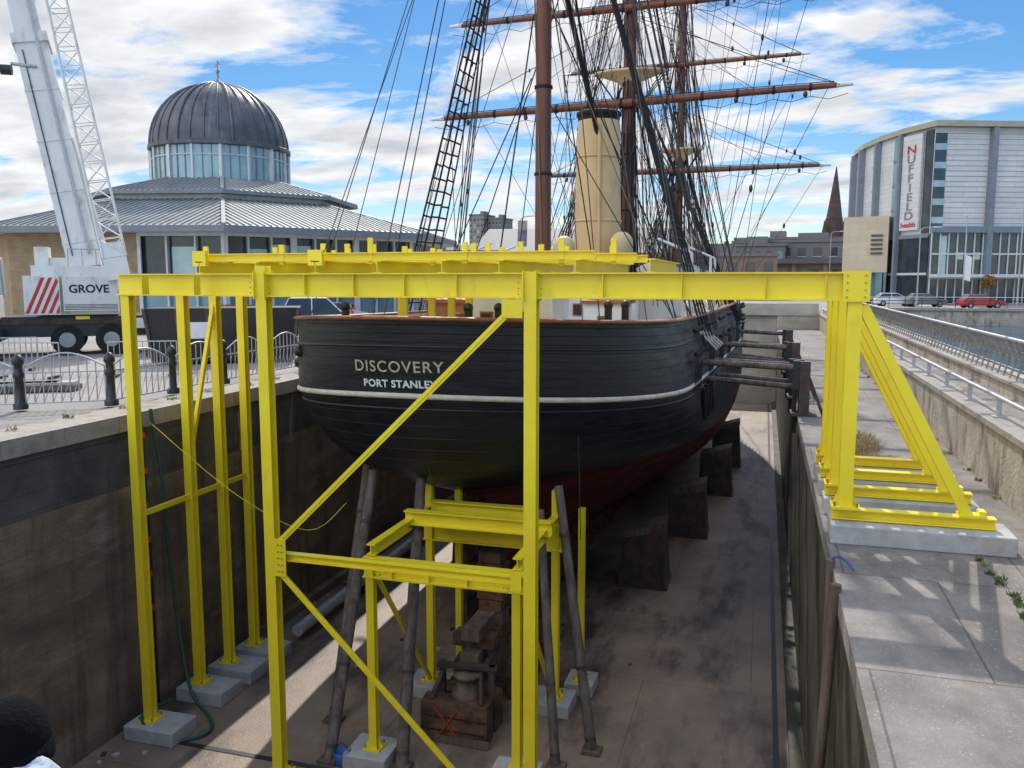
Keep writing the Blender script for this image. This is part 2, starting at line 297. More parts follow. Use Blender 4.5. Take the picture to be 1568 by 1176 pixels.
def flat(b,p,q,w=.13,m='yellow'):
    b.beam(p,q,.012,w,m,up=(0,1,0)); b.beam((p[0],p[1]-.04,p[2]),(q[0],q[1]-.04,q[2]),w,.012,m,up=(0,1,0))
flat(gb,(-8.98,14.12,-2.15),(-4.05,14.12,2.62),.12); flat(gb,(-8.98,14.12,-2.6),(-4.1,14.12,-7.4),.12)
gb.b2(-9.0,-8.75,14.05,14.07,-2.75,-2.0,Ym); gb.b2(-4.35,-3.98,14.05,14.07,2.35,2.66,Ym)
gb.ibeam((-8.98,14.2,-2.38),(-3.98,14.2,-2.38),.16,.15,Ym,t=.018)
bolts(gb,-8.87,14.05,-2.38,2,5,.08,.13)
for x in(-8.9,-4.1): gb.b2(x-.1,x+.1,14.085,14.10,-2.55,-2.2,Ym)
gb.beam((-12.8,14.8,-2.05),(-12.8,18.9,-2.05),.08,.11,Ym); gb.beam((-12.8,16.6,-1.2),(-12.8,17.8,2.6),.09,.09,Ym)
gb.obj('bracing',gan)
gb=B()
for x in(-7.5,-4.4):
    for y in(15.2,18.4): post(gb,x,y,ZF+.3,-1.75 if y>17 else -2.6,.17)
post(gb,-6.95,18.9,ZF+.3,-1.6,.15); post(gb,-4.0,19.4,ZF+.3,-2.4,.15)
gb.ibeam((-7.65,15.2,-2.8),(-4.2,15.2,-2.8),.2,.42,Ym); gb.ibeam((-7.65,18.4,-2.9),(-4.2,18.4,-2.9),.22,.55,Ym)
gb.ibeam((-7.6,17.2,-2.3),(-4.2,17.2,-2.3),.22,.32,Ym); gb.ibeam((-7.3,18.0,-2.35),(-5.0,18.0,-2.35),.22,.5,Ym)
for x in(-7.5,-4.4): gb.ibeam((x,15.2,-2.45),(x,18.5,-2.45),.18,.24,Ym)
gb.beam((-7.5,15.35,-2.95),(-7.45,18.2,-6.6),.08,.08,Ym); gb.beam((-4.4,15.35,-2.95),(-4.4,18.2,-6.6),.08,.08,Ym)
bolts(gb,-7.3,15.10,-2.8,2,3,.09,.11); bolts(gb,-4.6,15.10,-2.8,2,3,.09,.11)
for x in(-7.0,-6.2,-5.4): gb.b2(x-.006,x+.006,15.11,15.29,-2.98,-2.62,Ym)
gb.obj('inner_tower',gan)
gb=B()
for x in(-10.9,-9.6,-8.3,-7.0,-5.7,-4.6,-3.2,-1.9): gb.ibeam((x,14.7,3.24),(x,20.6 if x<-3 else 19.2,3.24),.18,.24,Ym,t=.02)
for y,a,b_ in((15.0,-11.2,-2.9),(16.6,-11.4,-2.4),(18.2,-11.5,-2.4),(20.3,-11.6,-3)): gb.ibeam((a,y,3.44),(b_,y,3.44),.15,.16,Ym,t=.02)
for i in range(14):
    x=-11.0+i*.62+random.uniform(-.1,.1); y=(15.0,16.6,18.2)[i%3]; gb.beam((x,y,3.3),(x,y,3.62+random.uniform(0,.22)),.10,.05,Ym)
for i in range(10):
    x=-11.3+i*.85+random.uniform(-.15,.15); gb.beam((x,20.3,3.4),(x,20.3,3.75+random.uniform(0,.2)),.14,.06,Ym)
for x,y in((-10.9,14.75),(-9.6,20.5),(-8.3,14.75),(-5.7,20.5)): gb.box((x,y,3.42),(.3,.1,.3),Ym)
for x,y in((-7.55,17.2),(-6.9,17.2),(-6.45,17.2),(-6.05,17.2),(-8.2,18.5),(-5.5,18.5)):
    gb.beam((x,y,ZB-.2),(x,y,1.4),.14,.10,Ym)
gb.obj('top_grillage',gan)
gb=B()
for i,y in enumerate(YP):
    post(gb,XP4,y,ZR+.5,ZB-.23,.21)
    gb.ibeam((1.14,y,ZR+.40),(3.5,y,ZR+.40),.2,.17,Ym,t=.02)
    gb.ibeam((XP4+.12,y,ZB-.3),(3.1,y,ZR+.5),.16,.17,Ym,up=(0,1,0),t=.02)
    gb.box((3.15,y,ZR+.51),(.36,.24,.04),Ym); gb.box((3.3,y-.0,ZR+.53),(.1,.2,.12),Ym)
gb.obj('raker_frames',gan)
p=B()
for i,y in enumerate(YP): 
    p.b2(1.12,3.72 if i==0 else 3.6,y-.42 if i==0 else y-.3,y+.42 if i==0 else y+.3,ZR,ZR+.3,'pad_concrete')
for i in range(4): p.box((XPL[i]+.25,YL[i],ZF+.16),(1.25,.85,.32),'pad_concrete')
for x in(-7.5,-4.4):
    for y in(15.2,18.4): p.box((x-.05,y,ZF+.15),(.95,.9,.3),'pad_concrete')
p.box((-6.95,19.4,ZF+.15),(.9,.6,.3),'pad_concrete'); p.box((-4.0,19.5,ZF+.15),(.7,.8,.3),'pad_concrete')
p.obj('footing_pads',gan,bevel=.02)
# ---------------------------------------------------------------- ship
ship=empty('sailing_ship')
SX,SY,SK=-7.2,15.8,.033
def W(x,s,z): return (SX+x+SK*s,SY+s,z)
T=[(1.8,0,7,.5,4.8,.4),(.8,.08,7,.5,4.95,.58),(-.1,.2,7.2,.5,5.1,.75),(-.7,.55,7.8,.5,5.15,.6),(-1.2,1.1,8.5,.5,5.15,.4),(-1.6,1.7,10,.52,5.15,.25),(-1.9,2.4,11.5,.6,5.15,.15),(-2.2,3.4,13,.8,5.15,.05),(-2.6,4.4,15,1.0,5.1,0),(-3.4,5,17,1.2,4.9,0),(-4.2,5.2,19,1.4,4.3,0),(-5,5.3,20,1.6,3.2,0),(-5.5,5.3,20,1.6,1.9,0),(-5.8,5.3,20,1.6,.3,0)]
def lev(z):
    for a,b in zip(T[:-1],T[1:]):
        if z<=a[0]+1e-9 and z>=b[0]-1e-9:
            t=(a[0]-z)/(a[0]-b[0]); return [a[i]+(b[i]-a[i])*t for i in range(6)]
    return list(T[-1])
def bowend(z): return 52+ (z-1.8)*.45
def hb(z,s):
    _,s0,a,q,Bm,w_=lev(z); sp=max(0,s-s0)
    A=1.0 if sp>=a else (1-(1-sp/a)**2)**q
    e=bowend(z); F=1.0 if s<28 else max(0,1-((s-28)/(e-28))**2.4)
    return Bm*A*F
def zz(z,s): return z+lev(z)[5]*math.exp(-s/5.5)+ (1.2*((s-24)/28)**2 if s>24 else 0)*max(0,min(1,(z+2.4)/4.2))
levels=[1.8,1.5,1.2,.9,.6,.3,.1,-.1,-.3,-.5,-.7,-.9,-1.05,-1.2,-1.35,-1.5,-1.6,-1.7,-1.8,-1.9,-2.0,-2.1,-2.2,-2.3,-2.45,-2.6,-2.8,-3.0,-3.3,-3.6,-3.9,-4.2,-4.5,-4.8,-5.1,-5.35,-5.55,-5.7,-5.8]
NS=60
me=bpy.data.meshes.new('hull'); V=[];F=[];MI=[];UV=[]
for side in(1,-1):
    o=len(V)
    for z in levels:
        s0=lev(z)[1]; e=bowend(z)
        for i in range(NS+1):
            s=s0+(e-s0)*(i/NS)**1.9
            V.append(W(side*hb(z,s),s,zz(z,s))); UV.append((side*(s*1.0+abs(hb(z,s))*.9),z))
    for j in range(len(levels)-1):
        for i in range(NS):
            a=o+j*(NS+1)+i; f=(a,a+NS+1,a+NS+2,a+1)
            F.append(f if side==-1 else f[::-1]); MI.append(1 if levels[j]<=-2.19 else 0)
me.from_pydata(V,[],F); me.materials.append(M['hull_black']); me.materials.append(M['hull_red'])
me.polygons.foreach_set('material_index',MI); me.polygons.foreach_set('use_smooth',[True]*len(F))
ul=me.uv_layers.new(name='UVMap')
for lp in me.loops: ul.data[lp.index].uv=UV[lp.vertex_index]
me.update(); hull=bpy.data.objects.new('hull',me); sc.collection.objects.link(hull); hull.parent=ship
def band(b,z,r,mat,out=.02,sq=1.0,dz=0,n=70,smax=51):
    ss=[lev(z)[1]+(smax)*(i/n)**2.0 for i in range(n+1)]
    L_=[(-hb(z,s)-out*(1 if i else 0),s-(out if i==0 else 0),zz(z,s)+dz) for i,s in enumerate(ss)][::-1]
    R_=[(-x,s,zq) for x,s,zq in L_][::-1][1:]
    P=[Vector(W(*p)) for p in L_+R_]
    vs=[];k=8
    for i,pnt in enumerate(P):
        t=(P[min(i+1,len(P)-1)]-P[max(i-1,0)]).normalized(); sd=t.cross(Vector((0,0,1))).normalized()
        for j in range(k):
            a=2*math.pi*j/k+math.pi/8; vs.append(pnt+sd*r*sq*math.cos(a)*1.0+Vector((0,0,1))*r*math.sin(a))
    b.add(vs,[(i*k+j,i*k+(j+1)%k,(i+1)*k+(j+1)%k,(i+1)*k+j) for i in range(len(P)-1) for j in range(k)],mat,True)
b=B(); band(b,-.1,.062,'stripe_white',.0,.9); b.obj('white_moulding',ship)
b=B(); band(b,1.8,.05,'rail_wood',0,3.0,.03); b.obj('rail_cap',ship)
b=B(); band(b,1.15,.035,'black_metal',0,1.0); band(b,-.32,.03,'black_metal',0,1.0); b.obj('rubbing_strakes',ship)
b=B(); n=50
for side in(1,-1):
    ss=[.6+50*(i/n)**1.8 for i in range(n+1)]
    ofs=lambda s:.16+.35*math.exp(-(s-.6)*1.5)
    vs=[W(side*max(0,hb(1.8,s)-ofs(s)),s,zz(1.8,s)) for s in ss]+[W(side*max(0,hb(1.8,s)-ofs(s)),s,zz(1.8,s)-1.0) for s in ss]
    b.add(vs,[(i,i+1,n+2+i,n+1+i) for i in range(n)],'cream_light')
ss=[.6+50*(i/n)**1.8 for i in range(n+1)]
vs=[W(-max(0,hb(1.8,s)-.16),s,zz(1.8,s)-.95) for s in ss]+[W(max(0,hb(1.8,s)-.16),s,zz(1.8,s)-.95) for s in ss]
b.add(vs,[(i,i+1,n+2+i,n+1+i) for i in range(n)],'deck_wood'); b.obj('deck',ship)
b=B()
def onstern(cx,cz):
    def fn(u,v):
        x=u+cx; zw=v+cz
        z0=(zw-.65)/(2.2-.65)*1.9-.1; _,s0,a,q,Bm,w_=lev(z0); r=min(.98,abs(x)/Bm); s=s0+a*(1-math.sqrt(max(0,1-r**(1/q)))) 
        return W(x,s-.018,zw)
    return fn
b.text('DISCOVERY',.33,'letter',onstern(.0,1.12),off=.003,spacing=1.14,xs=1.03)
b.text('PORT STANLEY',.215,'letter_white',onstern(.02,.80),off=.007,spacing=1.08,xs=1.03)
b.obj('name_lettering',ship)
b=B()
b.b2(SX-.2+.16,SX+.2+.16,SY+4.6,SY+5.4,-5.95,-1.6,'hull_red'); b.b2(SX-.13+.14,SX+.13+.14,SY+3.6,SY+4.57,-5.6,-1.9,'dark_steel')
for z in(-5.2,-4.2,-3.1): b.b2(SX-.17+.14,SX+.17+.14,SY+3.7,SY+4.8,z,z+.12,'black_metal')
b.beam(W(0,5,-5.9),W(0,50,-5.9),.4,.3,'hull_red'); b.obj('rudder_and_keel',ship)
b=B()
for x,z in((-3.2,1.35),(-4.0,.95)): 
    s=.08+7*(1-math.sqrt(1-(x/4.9)**2)); b.tube(W(x,s-.06,z),W(x,s+.1,z),.11,'black_metal',n=10); b.ball(W(x,s-.06,z),.14,'black_metal')
for s in(9,13,17,21,26,31,36):
    x=hb(1.3,s)
    for sd in(1,-1):
        b.box(W(sd*(x+.18),s,.75),(.36,2.0,.07),'black_metal')
        for k in range(5):
            ys=s-.8+k*.4; b.tube(W(sd*(x+.3),ys,.75),W(sd*(hb(-.2,ys)+.03),ys,-.2),.02,'black_metal',n=5)
            b.ball(W(sd*(x+.3),ys,.95),.08,'rope_black',6); b.ball(W(sd*(x+.25),ys,1.6),.08,'rope_black',6)
for i,s in enumerate((10.0,10.8,11.6,12.4)):
    b.tube(W(hb(1.6,s)+.12,s,1.55-.05*i),W(hb(.4,s+2)+.3,s+2.6,.75),.05,'stripe_white',n=6)
    b.tube(W(hb(-.4,s)+.08,s,-.2),W(hb(-1.2,s+.3)+.1,s+.3,-1.2),.07,'black_metal',n=6)
for x,s in((1.2,1.1),(1.8,1.3),(-1.6,1.0),(3.6,3.8),(3.9,4.3)): b.tube(W(x,s,1.6),W(x,s,2.4),.09,'black_metal',n=8); b.ball(W(x,s,2.41),.11,'black_metal')
b.obj('hull_fittings',ship)
b=B()
def house(x,s,w_,l,z0,z1,m='white_paint',roof='rail_wood'):
    b.box(W(x,s,(z0+z1)/2),(w_,l,z1-z0),m); b.box(W(x,s,z1+.05),(w_+.2,l+.2,.1),roof)
    for k in range(max(1,int(w_/.9))):
        xx=x-w_/2+(k+.5)*w_/max(1,int(w_/.9)); b.box(W(xx,s-l/2-.01,z0+(z1-z0)*.6),(.34,.04,.42),'rail_wood'); b.box(W(xx,s-l/2-.035,z0+(z1-z0)*.6),(.24,.03,.32),'glass_dark')
house(1.0,5.2,2.2,1.8,.9,2.75); house(-1.4,8,1.8,2.4,.9,2.35,'rail_wood'); house(.6,15.5,3.4,5,.9,2.7); house(0,22,3.0,4,.9,2.9); house(0,31,3.2,5,.9,3.0); house(2.4,9.5,1.2,1.4,.9,2.3)
b.tube(W(0,3.6,1.2),W(0,3.6,2.2),.12,'rail_wood'); b.obj('deck_houses',ship)
b=B(); fx,fy,_=W(.32,17.2,0)
b.rev((fx,fy,0),[(.98,1.0),(.96,2.6),(.80,8.85),(.78,9.0)],'cream',32)
b.rev((fx,fy,-.15),[(.785,9.15),(.80,9.18),(.80,9.32),(.86,9.34),(.86,9.46),(.76,9.5),(.74,9.3),(.7,6)],'rope_black',32)
for z,r in((7.6,.845),(5.2,.905),(3.2,.955)): b.rev((fx,fy,z),[(r,0),(r+.03,.02),(r+.03,.07),(r,.09)],'cream',32)
b.tube((fx+.25,fy-.95,2.2),(fx+.2,fy-.86,8.8),.07,'cream',n=8)
b.obj('funnel',ship)
b=B()
for x,s,z1,r in((-.42,15.0,4.7,.40),(1.5,16,4.85,.43)):
    cx,cy,_=W(x,s,0); b.rev((cx,cy,0),[(r*.72,1),(r*.72,z1-1.1),(r,z1-1.0),(r,z1-.5)]+[(r*math.cos(R(a)),z1-.5+r*math.sin(R(a))) for a in(15,30,45,60,75,89)],'cream_light',20)
for x,s in((2.9,11),(-2.8,12)):
    cx,cy,_=W(x,s,0); b.rev((cx,cy,0),[(.14,1),(.14,2.5)],'white_paint',12); b.ball((cx,cy-.1,2.6),.26,'white_paint',12)
b.obj('ventilators',ship)
b=B()
for x,s in((3.1,15.5),(-3.4,17),(3.2,24),(-3.4,25)):
    cx,cy,_=W(x,s,0); vs=[];fs=[];K_=12
    for i in range(K_+1):
        t=i/K_*2-1; wd=.85*(1-abs(t)**2.5)+.01; y=cy+t*3.0; zk=2.55+.35*abs(t)**2; zt=3.35+.25*t*t
        vs+=[(cx-wd,y,zt),(cx-wd*.8,y,(zk+zt)/2-.1),(cx,y,zk),(cx+wd*.8,y,(zk+zt)/2-.1),(cx+wd,y,zt),(cx,y,zt+.35*(1-t*t))]
    for i in range(K_):
        for j in range(6): fs.append((i*6+j,i*6+(j+1)%6,i*6+6+(j+1)%6,i*6+6+j))
    b.add([v for v in vs],[f for k,f in enumerate(fs) if k%6 in(0,1,2,3)],'white_paint',True); b.add(vs,[f for k,f in enumerate(fs) if k%6 in(4,5)],'canvas_dark',True)
    for dy in(-1.6,1.6): b.tube((cx+.9*(1 if x>0 else -1),cy+dy,1.5),(cx+.9*(1 if x>0 else -1),cy+dy,4.0),.06,'white_paint'); b.tube((cx+.9*(1 if x>0 else -1),cy+dy,4.0),(cx,cy+dy,4.4),.05,'white_paint')
b.obj('ship_boats',ship)
b=B()
MZ,MM,MF=10.3,25.0,43.3
def mast(s,r,top,z0=.5,rt=None,xo=0):
    x,y,_=W(xo,s,0); b.rev((x,y,0),[(r,z0),(r*1.0,4),(r*.92,12),((rt or r*.6),top)],'mast_wood',16)
    for z in(2.6,3.4,6.2,8.8): b.rev((x,y,z),[(r+.0,0),(r+.03,.01),(r+.03,.09),(r+.0,.1)],'rope_black',16)
mast(MZ,.255,25,xo=.14); mast(MM,.33,27); mast(MF,.27,28)
def top(s,z,w_):
    x,y,_=W(0,s,0); b.rev((x,y,z),[(.3,-.85),(.5,-.5),(w_*.85,-.14),(w_,-.1),(w_,-.02),(.2,.0)],'cream_light',12,sx=1,sy=.5)
    for k in range(7): a=math.pi*k/6; b.tube((x+w_*.95*math.cos(a),y-w_*.45*math.sin(a),z),(x+w_*.95*math.cos(a),y-w_*.45*math.sin(a),z+.25),.03,'rope_black',n=5)
top(MM,12.6,1.75); top(MF,11.7,1.55); top(MM,20,1.2)
def tm(s,z,dz=3.2):
    x,y,_=W(0,s,0); b.tube((x,y+.45,z-dz/2),(x,y+.45,z+9),.17,'mast_wood',r2=.12,n=10); b.box((x,y+.25,z-1.2),(.6,1.0,.16),'rope_black'); b.box((x,y+.25,z+1.2),(.5,.9,.16),'rope_black')
tm(MM,13.2); tm(MF,12.8)
b.obj('masts',ship)
Yards=[]
b=B()
def yard(s,z,hl,r,tilt=0,off=0,white=True,dy=-.5):
    x,y,_=W(0,s,0); y+=dy; a=Vector((x-hl+off,y,z-tilt)); c=Vector((x,y,z)); e=Vector((x+hl+off,y,z+tilt))
    for p,q in((a,c),(c,e)):
        mid=c; far=p if q is c else q
        b.tube(mid,mid+(far-mid)*.93,r,'yard_wood',r2=r*.62,n=10); b.tube(mid+(far-mid)*.93,far,r*.6,'white_paint' if white else 'yard_wood',r2=r*.4,n=8)
    Yards.append((s,a,c,e))
    for sd,p in((-1,a),(1,e)):
        K_=6
        for k in range(K_):
            p1=c+(p-c)*(.03+.95*k/K_); p2=c+(p-c)*(.03+.95*(k+1)/K_); pm=(p1+p2)/2; d1=Vector((0,-.1,-.4)); d2=Vector((0,-.1,-.58))
            b.tube(p1+d1,pm+d2,.014,'rope_black',n=4); b.tube(pm+d2,p2+d1,.014,'rope_black',n=4); b.tube(p1,p1+d1,.010,'rope_black',n=4)
            b.tube(p1+Vector((-.06,0,0)),p1+Vector((.06,0,0)),r*1.15*(1-.35*k/K_),'rope_black',n=8)
        b.beam(c+Vector((0,-.0,r+.04)),c+(p-c)*.92+Vector((0,0,r*.7+.03)),.03,.03,'rope_black')
yard(MM,11.1,9.7,.2,.25); yard(MM,15.3,8.7,.17,.15); yard(MM,19.0,7.4,.15); yard(MF,10.2,9.5,.2,.05); yard(MF,17.0,8.0,.15,.15); yard(MF,21,6.5,.14)
b.obj('yards',ship)
b=B()
def ln(p,q,r=.02,m='rope_black',blocks=0,sag=0):
    p=Vector(p);q=Vector(q)
    if sag:
        K_=8; prev=p
        for k in range(1,K_+1):
            t=k/K_; c=p.lerp(q,t)-Vector((0,0,sag*4*t*(1-t))); b.tube(prev,c,r,m,n=4,cap=False); prev=c
    else: b.tube(p,q,r,m,n=4,cap=False)
    for k in range(blocks):
        c=p.lerp(q,random.random()*.9+.05)
        if c.y>30: b.ball(c,.07+random.random()*.04,'block_wood',6,sz=1.5,sx=.7)
def shrouds(s,side,zt,n_,ds,zb=1.0,r=.03,step=.42,xt=.15,rr=.024,w4=4):
    tops=Vector(W(side*xt,s,zt)); bs=[]
    for k in range(n_):
        sk=s+.3+k*ds; bs.append(Vector(W(side*(hb(1.3,sk)+.3),sk,zb)))
        ln(bs[-1],tops,r); 
    L0=(tops-bs[0]).length; K_=int(L0/step)
    for i in range(3,K_-1):
        t=i/K_
        for k in range(min(n_,w4)-1):
            ln(bs[k].lerp(tops,t+random.uniform(-.002,.002)),bs[k+1].lerp(tops,t+random.uniform(-.002,.002)),rr)
for side in(1,-1):
    shrouds(MZ,side,18.2,4,.85,r=.035,rr=.034); shrouds(MM,side,12.5,6,.75); shrouds(MF,side,11.7,6,.75)
    for s,z0,z1,w_ in((MM,12.7,20,1.8),(MF,11.9,19.5,1.6),(MZ,18.0,23,1.0)):
        tp=Vector(W(side*.1,s+.4,z1)); bb=[Vector(W(side*w_*.95,s-.3+k*.5,z0)) for k in range(3)]
        for q in bb: ln(q,tp,.02)
        for i in range(2,16):
            t=i/18
            for k in range(2): ln(bb[k].lerp(tp,t),bb[k+1].lerp(tp,t),.016)
        for q in bb: ln(q,W(side*.25,s,z0-2.0),.025)
    for s,zt,off in((MZ,25,5),(MZ,23,4.5),(MM,20,4.5),(MM,26,5.5),(MM,24,6),(MF,20,4),(MF,27,5)):
        for k in range(2):
            sb=s+off+k*.6; ln(W(side*(hb(1.3,sb)+.2),sb,1.2),W(0,s,zt),.022,'rope_grey')
    for sb in(2.5,4.2,6.2): ln(W(side*(hb(1.3,sb)),sb,1.9),W(0,MZ,19+sb),.014,'rope_grey')
    for sb in(8.6,9.4): ln(W(side*(hb(1.3,sb)),sb,1.9),W(side*.2,MZ,24),.02,'rope_grey')
ln(W(0,MZ,18),W(0,MM-1,1.8),.045); ln(W(.1,MZ,14.5),W(.8,MM-2,2),.10); ln(W(0,MZ,24),W(0,MM,14),.03); ln(W(0,MM,12.5),W(.2,MF-2,2),.06); ln(W(0,MM,20),W(0,MF,12),.035); ln(W(0,MM,26),W(0,MF,19),.03)
ln(W(0,MF,12),W(0,53,3.5),.05); ln(W(0,MF,20),W(0,57,4.5),.04); ln(W(0,MF,27),W(0,60,5),.03); ln(W(.4,MM-1.5,4),W(.1,MM,11.5),.05)
for (s,a,c,e) in Yards:
    topm=Vector(W(0,s,c.z+4.0))
    for p,sd in((a,-1),(e,1)):
        pt=c.lerp(p,.95); ln(pt,topm,.018,'rope_black',1); ln(c.lerp(p,.6),topm,.014,'rope_tan')
        if s==MM: 
            ln(pt,W(sd*.3,MZ,c.z+1.5),.014,'rope_tan',1,sag=.5); ln(c.lerp(p,.9),W(sd*(hb(1.3,s-9)+.1),s-9,2.1),.016,'rope_black',1)
        else: ln(pt,W(sd*.3,MM,c.z+1.0),.014,'rope_tan',1,sag=.5); ln(pt,W(sd*(hb(1.3,s-12)),s-12,2.1),.016,'rope_black',1)
        for f in(.25,.45,.75): ln(c.lerp(p,f),Vector(W(sd*1.0*f*3,s+1,2.0)),.012,'rope_black' if f<.5 else 'rope_tan')
        for f in(.5,.8):
            q=c.lerp(p,f)-Vector((0,.1,.3)); b.ball(q,.10,'block_wood',6,sz=1.4)
random.seed(11)
for s,rngz in((MM,(9,26)),(MF,(9,27)),(MZ,(8,24))):
    for k in range(62 if s!=MZ else 16):
        z=random.uniform(*rngz); sd=random.choice((-1,1)); sb=s+random.uniform(-2.5,5)
        xx=random.uniform(-.5,.5); xb=random.choice((random.uniform(.3,1.5),hb(1.3,sb)-.3))
        ln(W(xx,s+random.uniform(-.6,.6),z),W(sd*xb,sb,1.7),random.choice((.012,.016,.024)),random.choice(('rope_black','rope_tan','rope_black','rope_black')),1 if random.random()<.15 else 0)
for k in range(12):
    a_=Vector(W(random.uniform(-1,1)*.5,MZ,random.uniform(14,25))); b_=Vector(W(random.uniform(-8,8),MM,random.choice((11.1,15.3,19)))) ; ln(a_,b_,.012,'rope_tan',0,sag=.6)
for s in(MM,MF):
    for k in range(12):
        a_=k/12*6.28; ln(W(.7*math.cos(a_),s+.7*math.sin(a_),1.6),W(.35*math.cos(a_),s+.35*math.sin(a_),7+k*.35),.035)
ln(W(.1,-.05,2.2),W(.15,1.5,-1.5),.010,'hose_green'); ln(W(3.3,1.9,2.1),W(3.2,3.0,-3),.010,'hose_green')
b.obj('rigging',ship)
# ---------------------------------------------------------------- shores and props
for p,q,r in (((-6.85,15.1,ZF),(-7.46,17.8,-1.55),.13),((-8.4,14.9,ZF),(-8.75,18.0,-1.5),.12),((-9.1,16.4,ZF),(-9.2,18.6,-1.5),.12),((-3.2,16.8,ZF),(-4.3,18.2,-1.6),.11),((-3.8,16.0,ZF),(-4.65,17.9,-2.1),.10)):
    b=B(); b.tube(p,q,r*1.05,'prop_timber',r2=r*.9,n=12)
    dd=(Vector(q)-Vector(p)).normalized()
    for t in(.04,.3,.8): pv=Vector(p).lerp(Vector(q),t); b.tube(pv,pv+dd*.08,r*1.10,'dark_steel',n=12)
    b.box((p[0],p[1],ZF+.04),(.4,.35,.08),'old_timber'); b.obj('timber_prop')
for i,y in enumerate((27,31,35,39.5,44)):
    b=B(); z=.15 if i%2 else .45
    xh=SX+hb(.3,y-SY)+SK*(y-SY)
    b.tube((xh,y,z),(XR+.05,y,z-.1),.10,'prop_timber',n=8); b.tube((xh,y+.5,z-.55),(XR+.05,y+.5,z-.75),.09,'prop_timber',n=8)
    b.b2(XR-.02,XR+.28,y-.1,y+.15,ZR+.001,z+.1,'dark_steel'); b.b2(XR-.03,XR+.25,y+.4,y+.6,ZR+.001,z-.55,'dark_steel')
    b.beam((XR+.1,y+.02,z),(XR+.7,y+.02,ZR),.1,.1,'dark_steel'); b.b2(XR-.22,XR-.03,y-.12,y+.12,z-.75,z+.12,'black_metal'); b.b2(XR-.2,XR-.06,y+.3,y+.65,ZR-.6,z-.45,'black_metal')
    b.b2(XR-.25,XR+.5,y-.25,y+.8,ZR+.001,ZR+.06,'dark_steel'); b.obj('hull_shore')
for x,y,h in((-3.5,27.5,1.9),(-2.6,33.5,1.9),(-1.9,40.5,2.0),(-1.7,47,2.2),(-9.5,28,1.9),(-9.4,36,1.9)):
    b=B()
    b.hexa([(x-.8,y-.7,ZF),(x+.75,y-.7,ZF),(x+.75,y+.7,ZF),(x-.8,y+.7,ZF),(x-.7,y-.6,ZF+h-.3),(x+.62,y-.6,ZF+h),(x+.62,y+.6,ZF+h),(x-.7,y+.6,ZF+h-.3)],'dark_steel')
    for dx in(-.74,0,.68): b.beam((x+dx,y-.73,ZF),(x+dx*.92,y-.63,ZF+h-.2),.09,.08,'dark_steel',up=(0,1,0))
    b.b2(x-.85,x+.8,y-.75,y+.75,ZF+.001,ZF+.08,'dark_steel'); b.hexa([(x-.75,y-.6,ZF+h-.3),(x+.65,y-.6,ZF+h+.0),(x+.65,y+.6,ZF+h+.0),(x-.75,y+.6,ZF+h-.3),(x-.75,y-.6,ZF+h-.1),(x+.65,y-.6,ZF+h+.3),(x+.65,y+.6,ZF+h+.3),(x-.75,y+.6,ZF+h-.1)],'old_timber')
    b.obj('bilge_stand')
b=B(); y=21.0
while y<66:
    x=SX+SK*(y-SY)
    for k in range(3): b.box((x,y,ZF+.2+.38*k),(1.5-.2*k,.42,.36),'crib_timber' if k<2 else 'old_timber',rz=random.uniform(-.04,.04))
    y+=1.25
b.obj('keel_blocks')
b=B(); cx,cy=-6.15,16.5; z=ZF
b.box((cx,cy,z+.45),(1.5,.5,.9),'crib_timber',.05); b.box((cx,cy+.75,z+.4),(1.5,.5,.8),'crib_timber',-.04); b.box((cx+.05,cy-.27,z+.1),(1.55,.05,.16),'old_timber')
for zq in(.3,.6): b.box((cx,cy-.27,z+zq),(1.48,.03,.02),'rope_black')
for a_,c_ in((-.4,.1),(.1,-.3)): b.beam((cx+a_,cy-.29,z+.8),(cx+c_,cy-.29,z+.2),.03,.02,'red_paint',up=(0,1,0))
for k in range(5): b.box((cx+.1+random.uniform(-.05,.05),cy+1.1,z+.95+.3*k),(1.0 if k%2 else .42,.42 if k%2 else 1.1,.28),'crib_timber' if k%2 else 'old_timber',rz=random.uniform(-.06,.06))
b.rev((cx+.15,cy+.3,z+.9),[(.34,0),(.34,.12),(.24,.14),(.24,.42),(.32,.44),(.32,.52),(.01,.53)],'old_timber',16)
b.box((cx+.15,cy+.3,z+1.55),(1.35,.16,.1),'dark_steel',.1); b.box((cx+.55,cy+.9,z+1.6),(.1,.9,.1),'dark_steel')
b.box((cx-.45,cy+.35,z+1.2),(.12,.12,.8),'dark_steel'); b.box((cx+.7,cy+.35,z+1.2),(.12,.12,.8),'dark_steel')
for dx in(-.55,.6): b.tube((cx+dx,cy-.1,z+.9),(cx+dx*.7,cy+.4,z+1.5),.06,'dark_steel')
for dy in(0,1.2,2.4): 
    b.box((cx+.15,cy+2.2+dy,z+.25),(1.6,.45,.5),'crib_timber'); b.box((cx+.15,cy+2.2+dy,z+.72),(1.1,.4,.4),'old_timber')
for k in range(9): b.box((cx+.1,cy+2.3,z+1.05+.3*k),(.55+.1*(k%2),.5,.27),'crib_timber' if k%3 else 'old_timber',rz=random.uniform(-.05,.05))
b.obj('timber_crib')
b=B(); b.rev((-8.1,14.9,ZF),[(.14,0),(.17,.3),(.19,.3),(.15,.02)],'blue_paint',16); b.curve([(-8.27,14.9,ZF+.3),(-8.1,14.9,ZF+.46),(-7.93,14.9,ZF+.3)],.01,'black_metal'); b.obj('bucket')
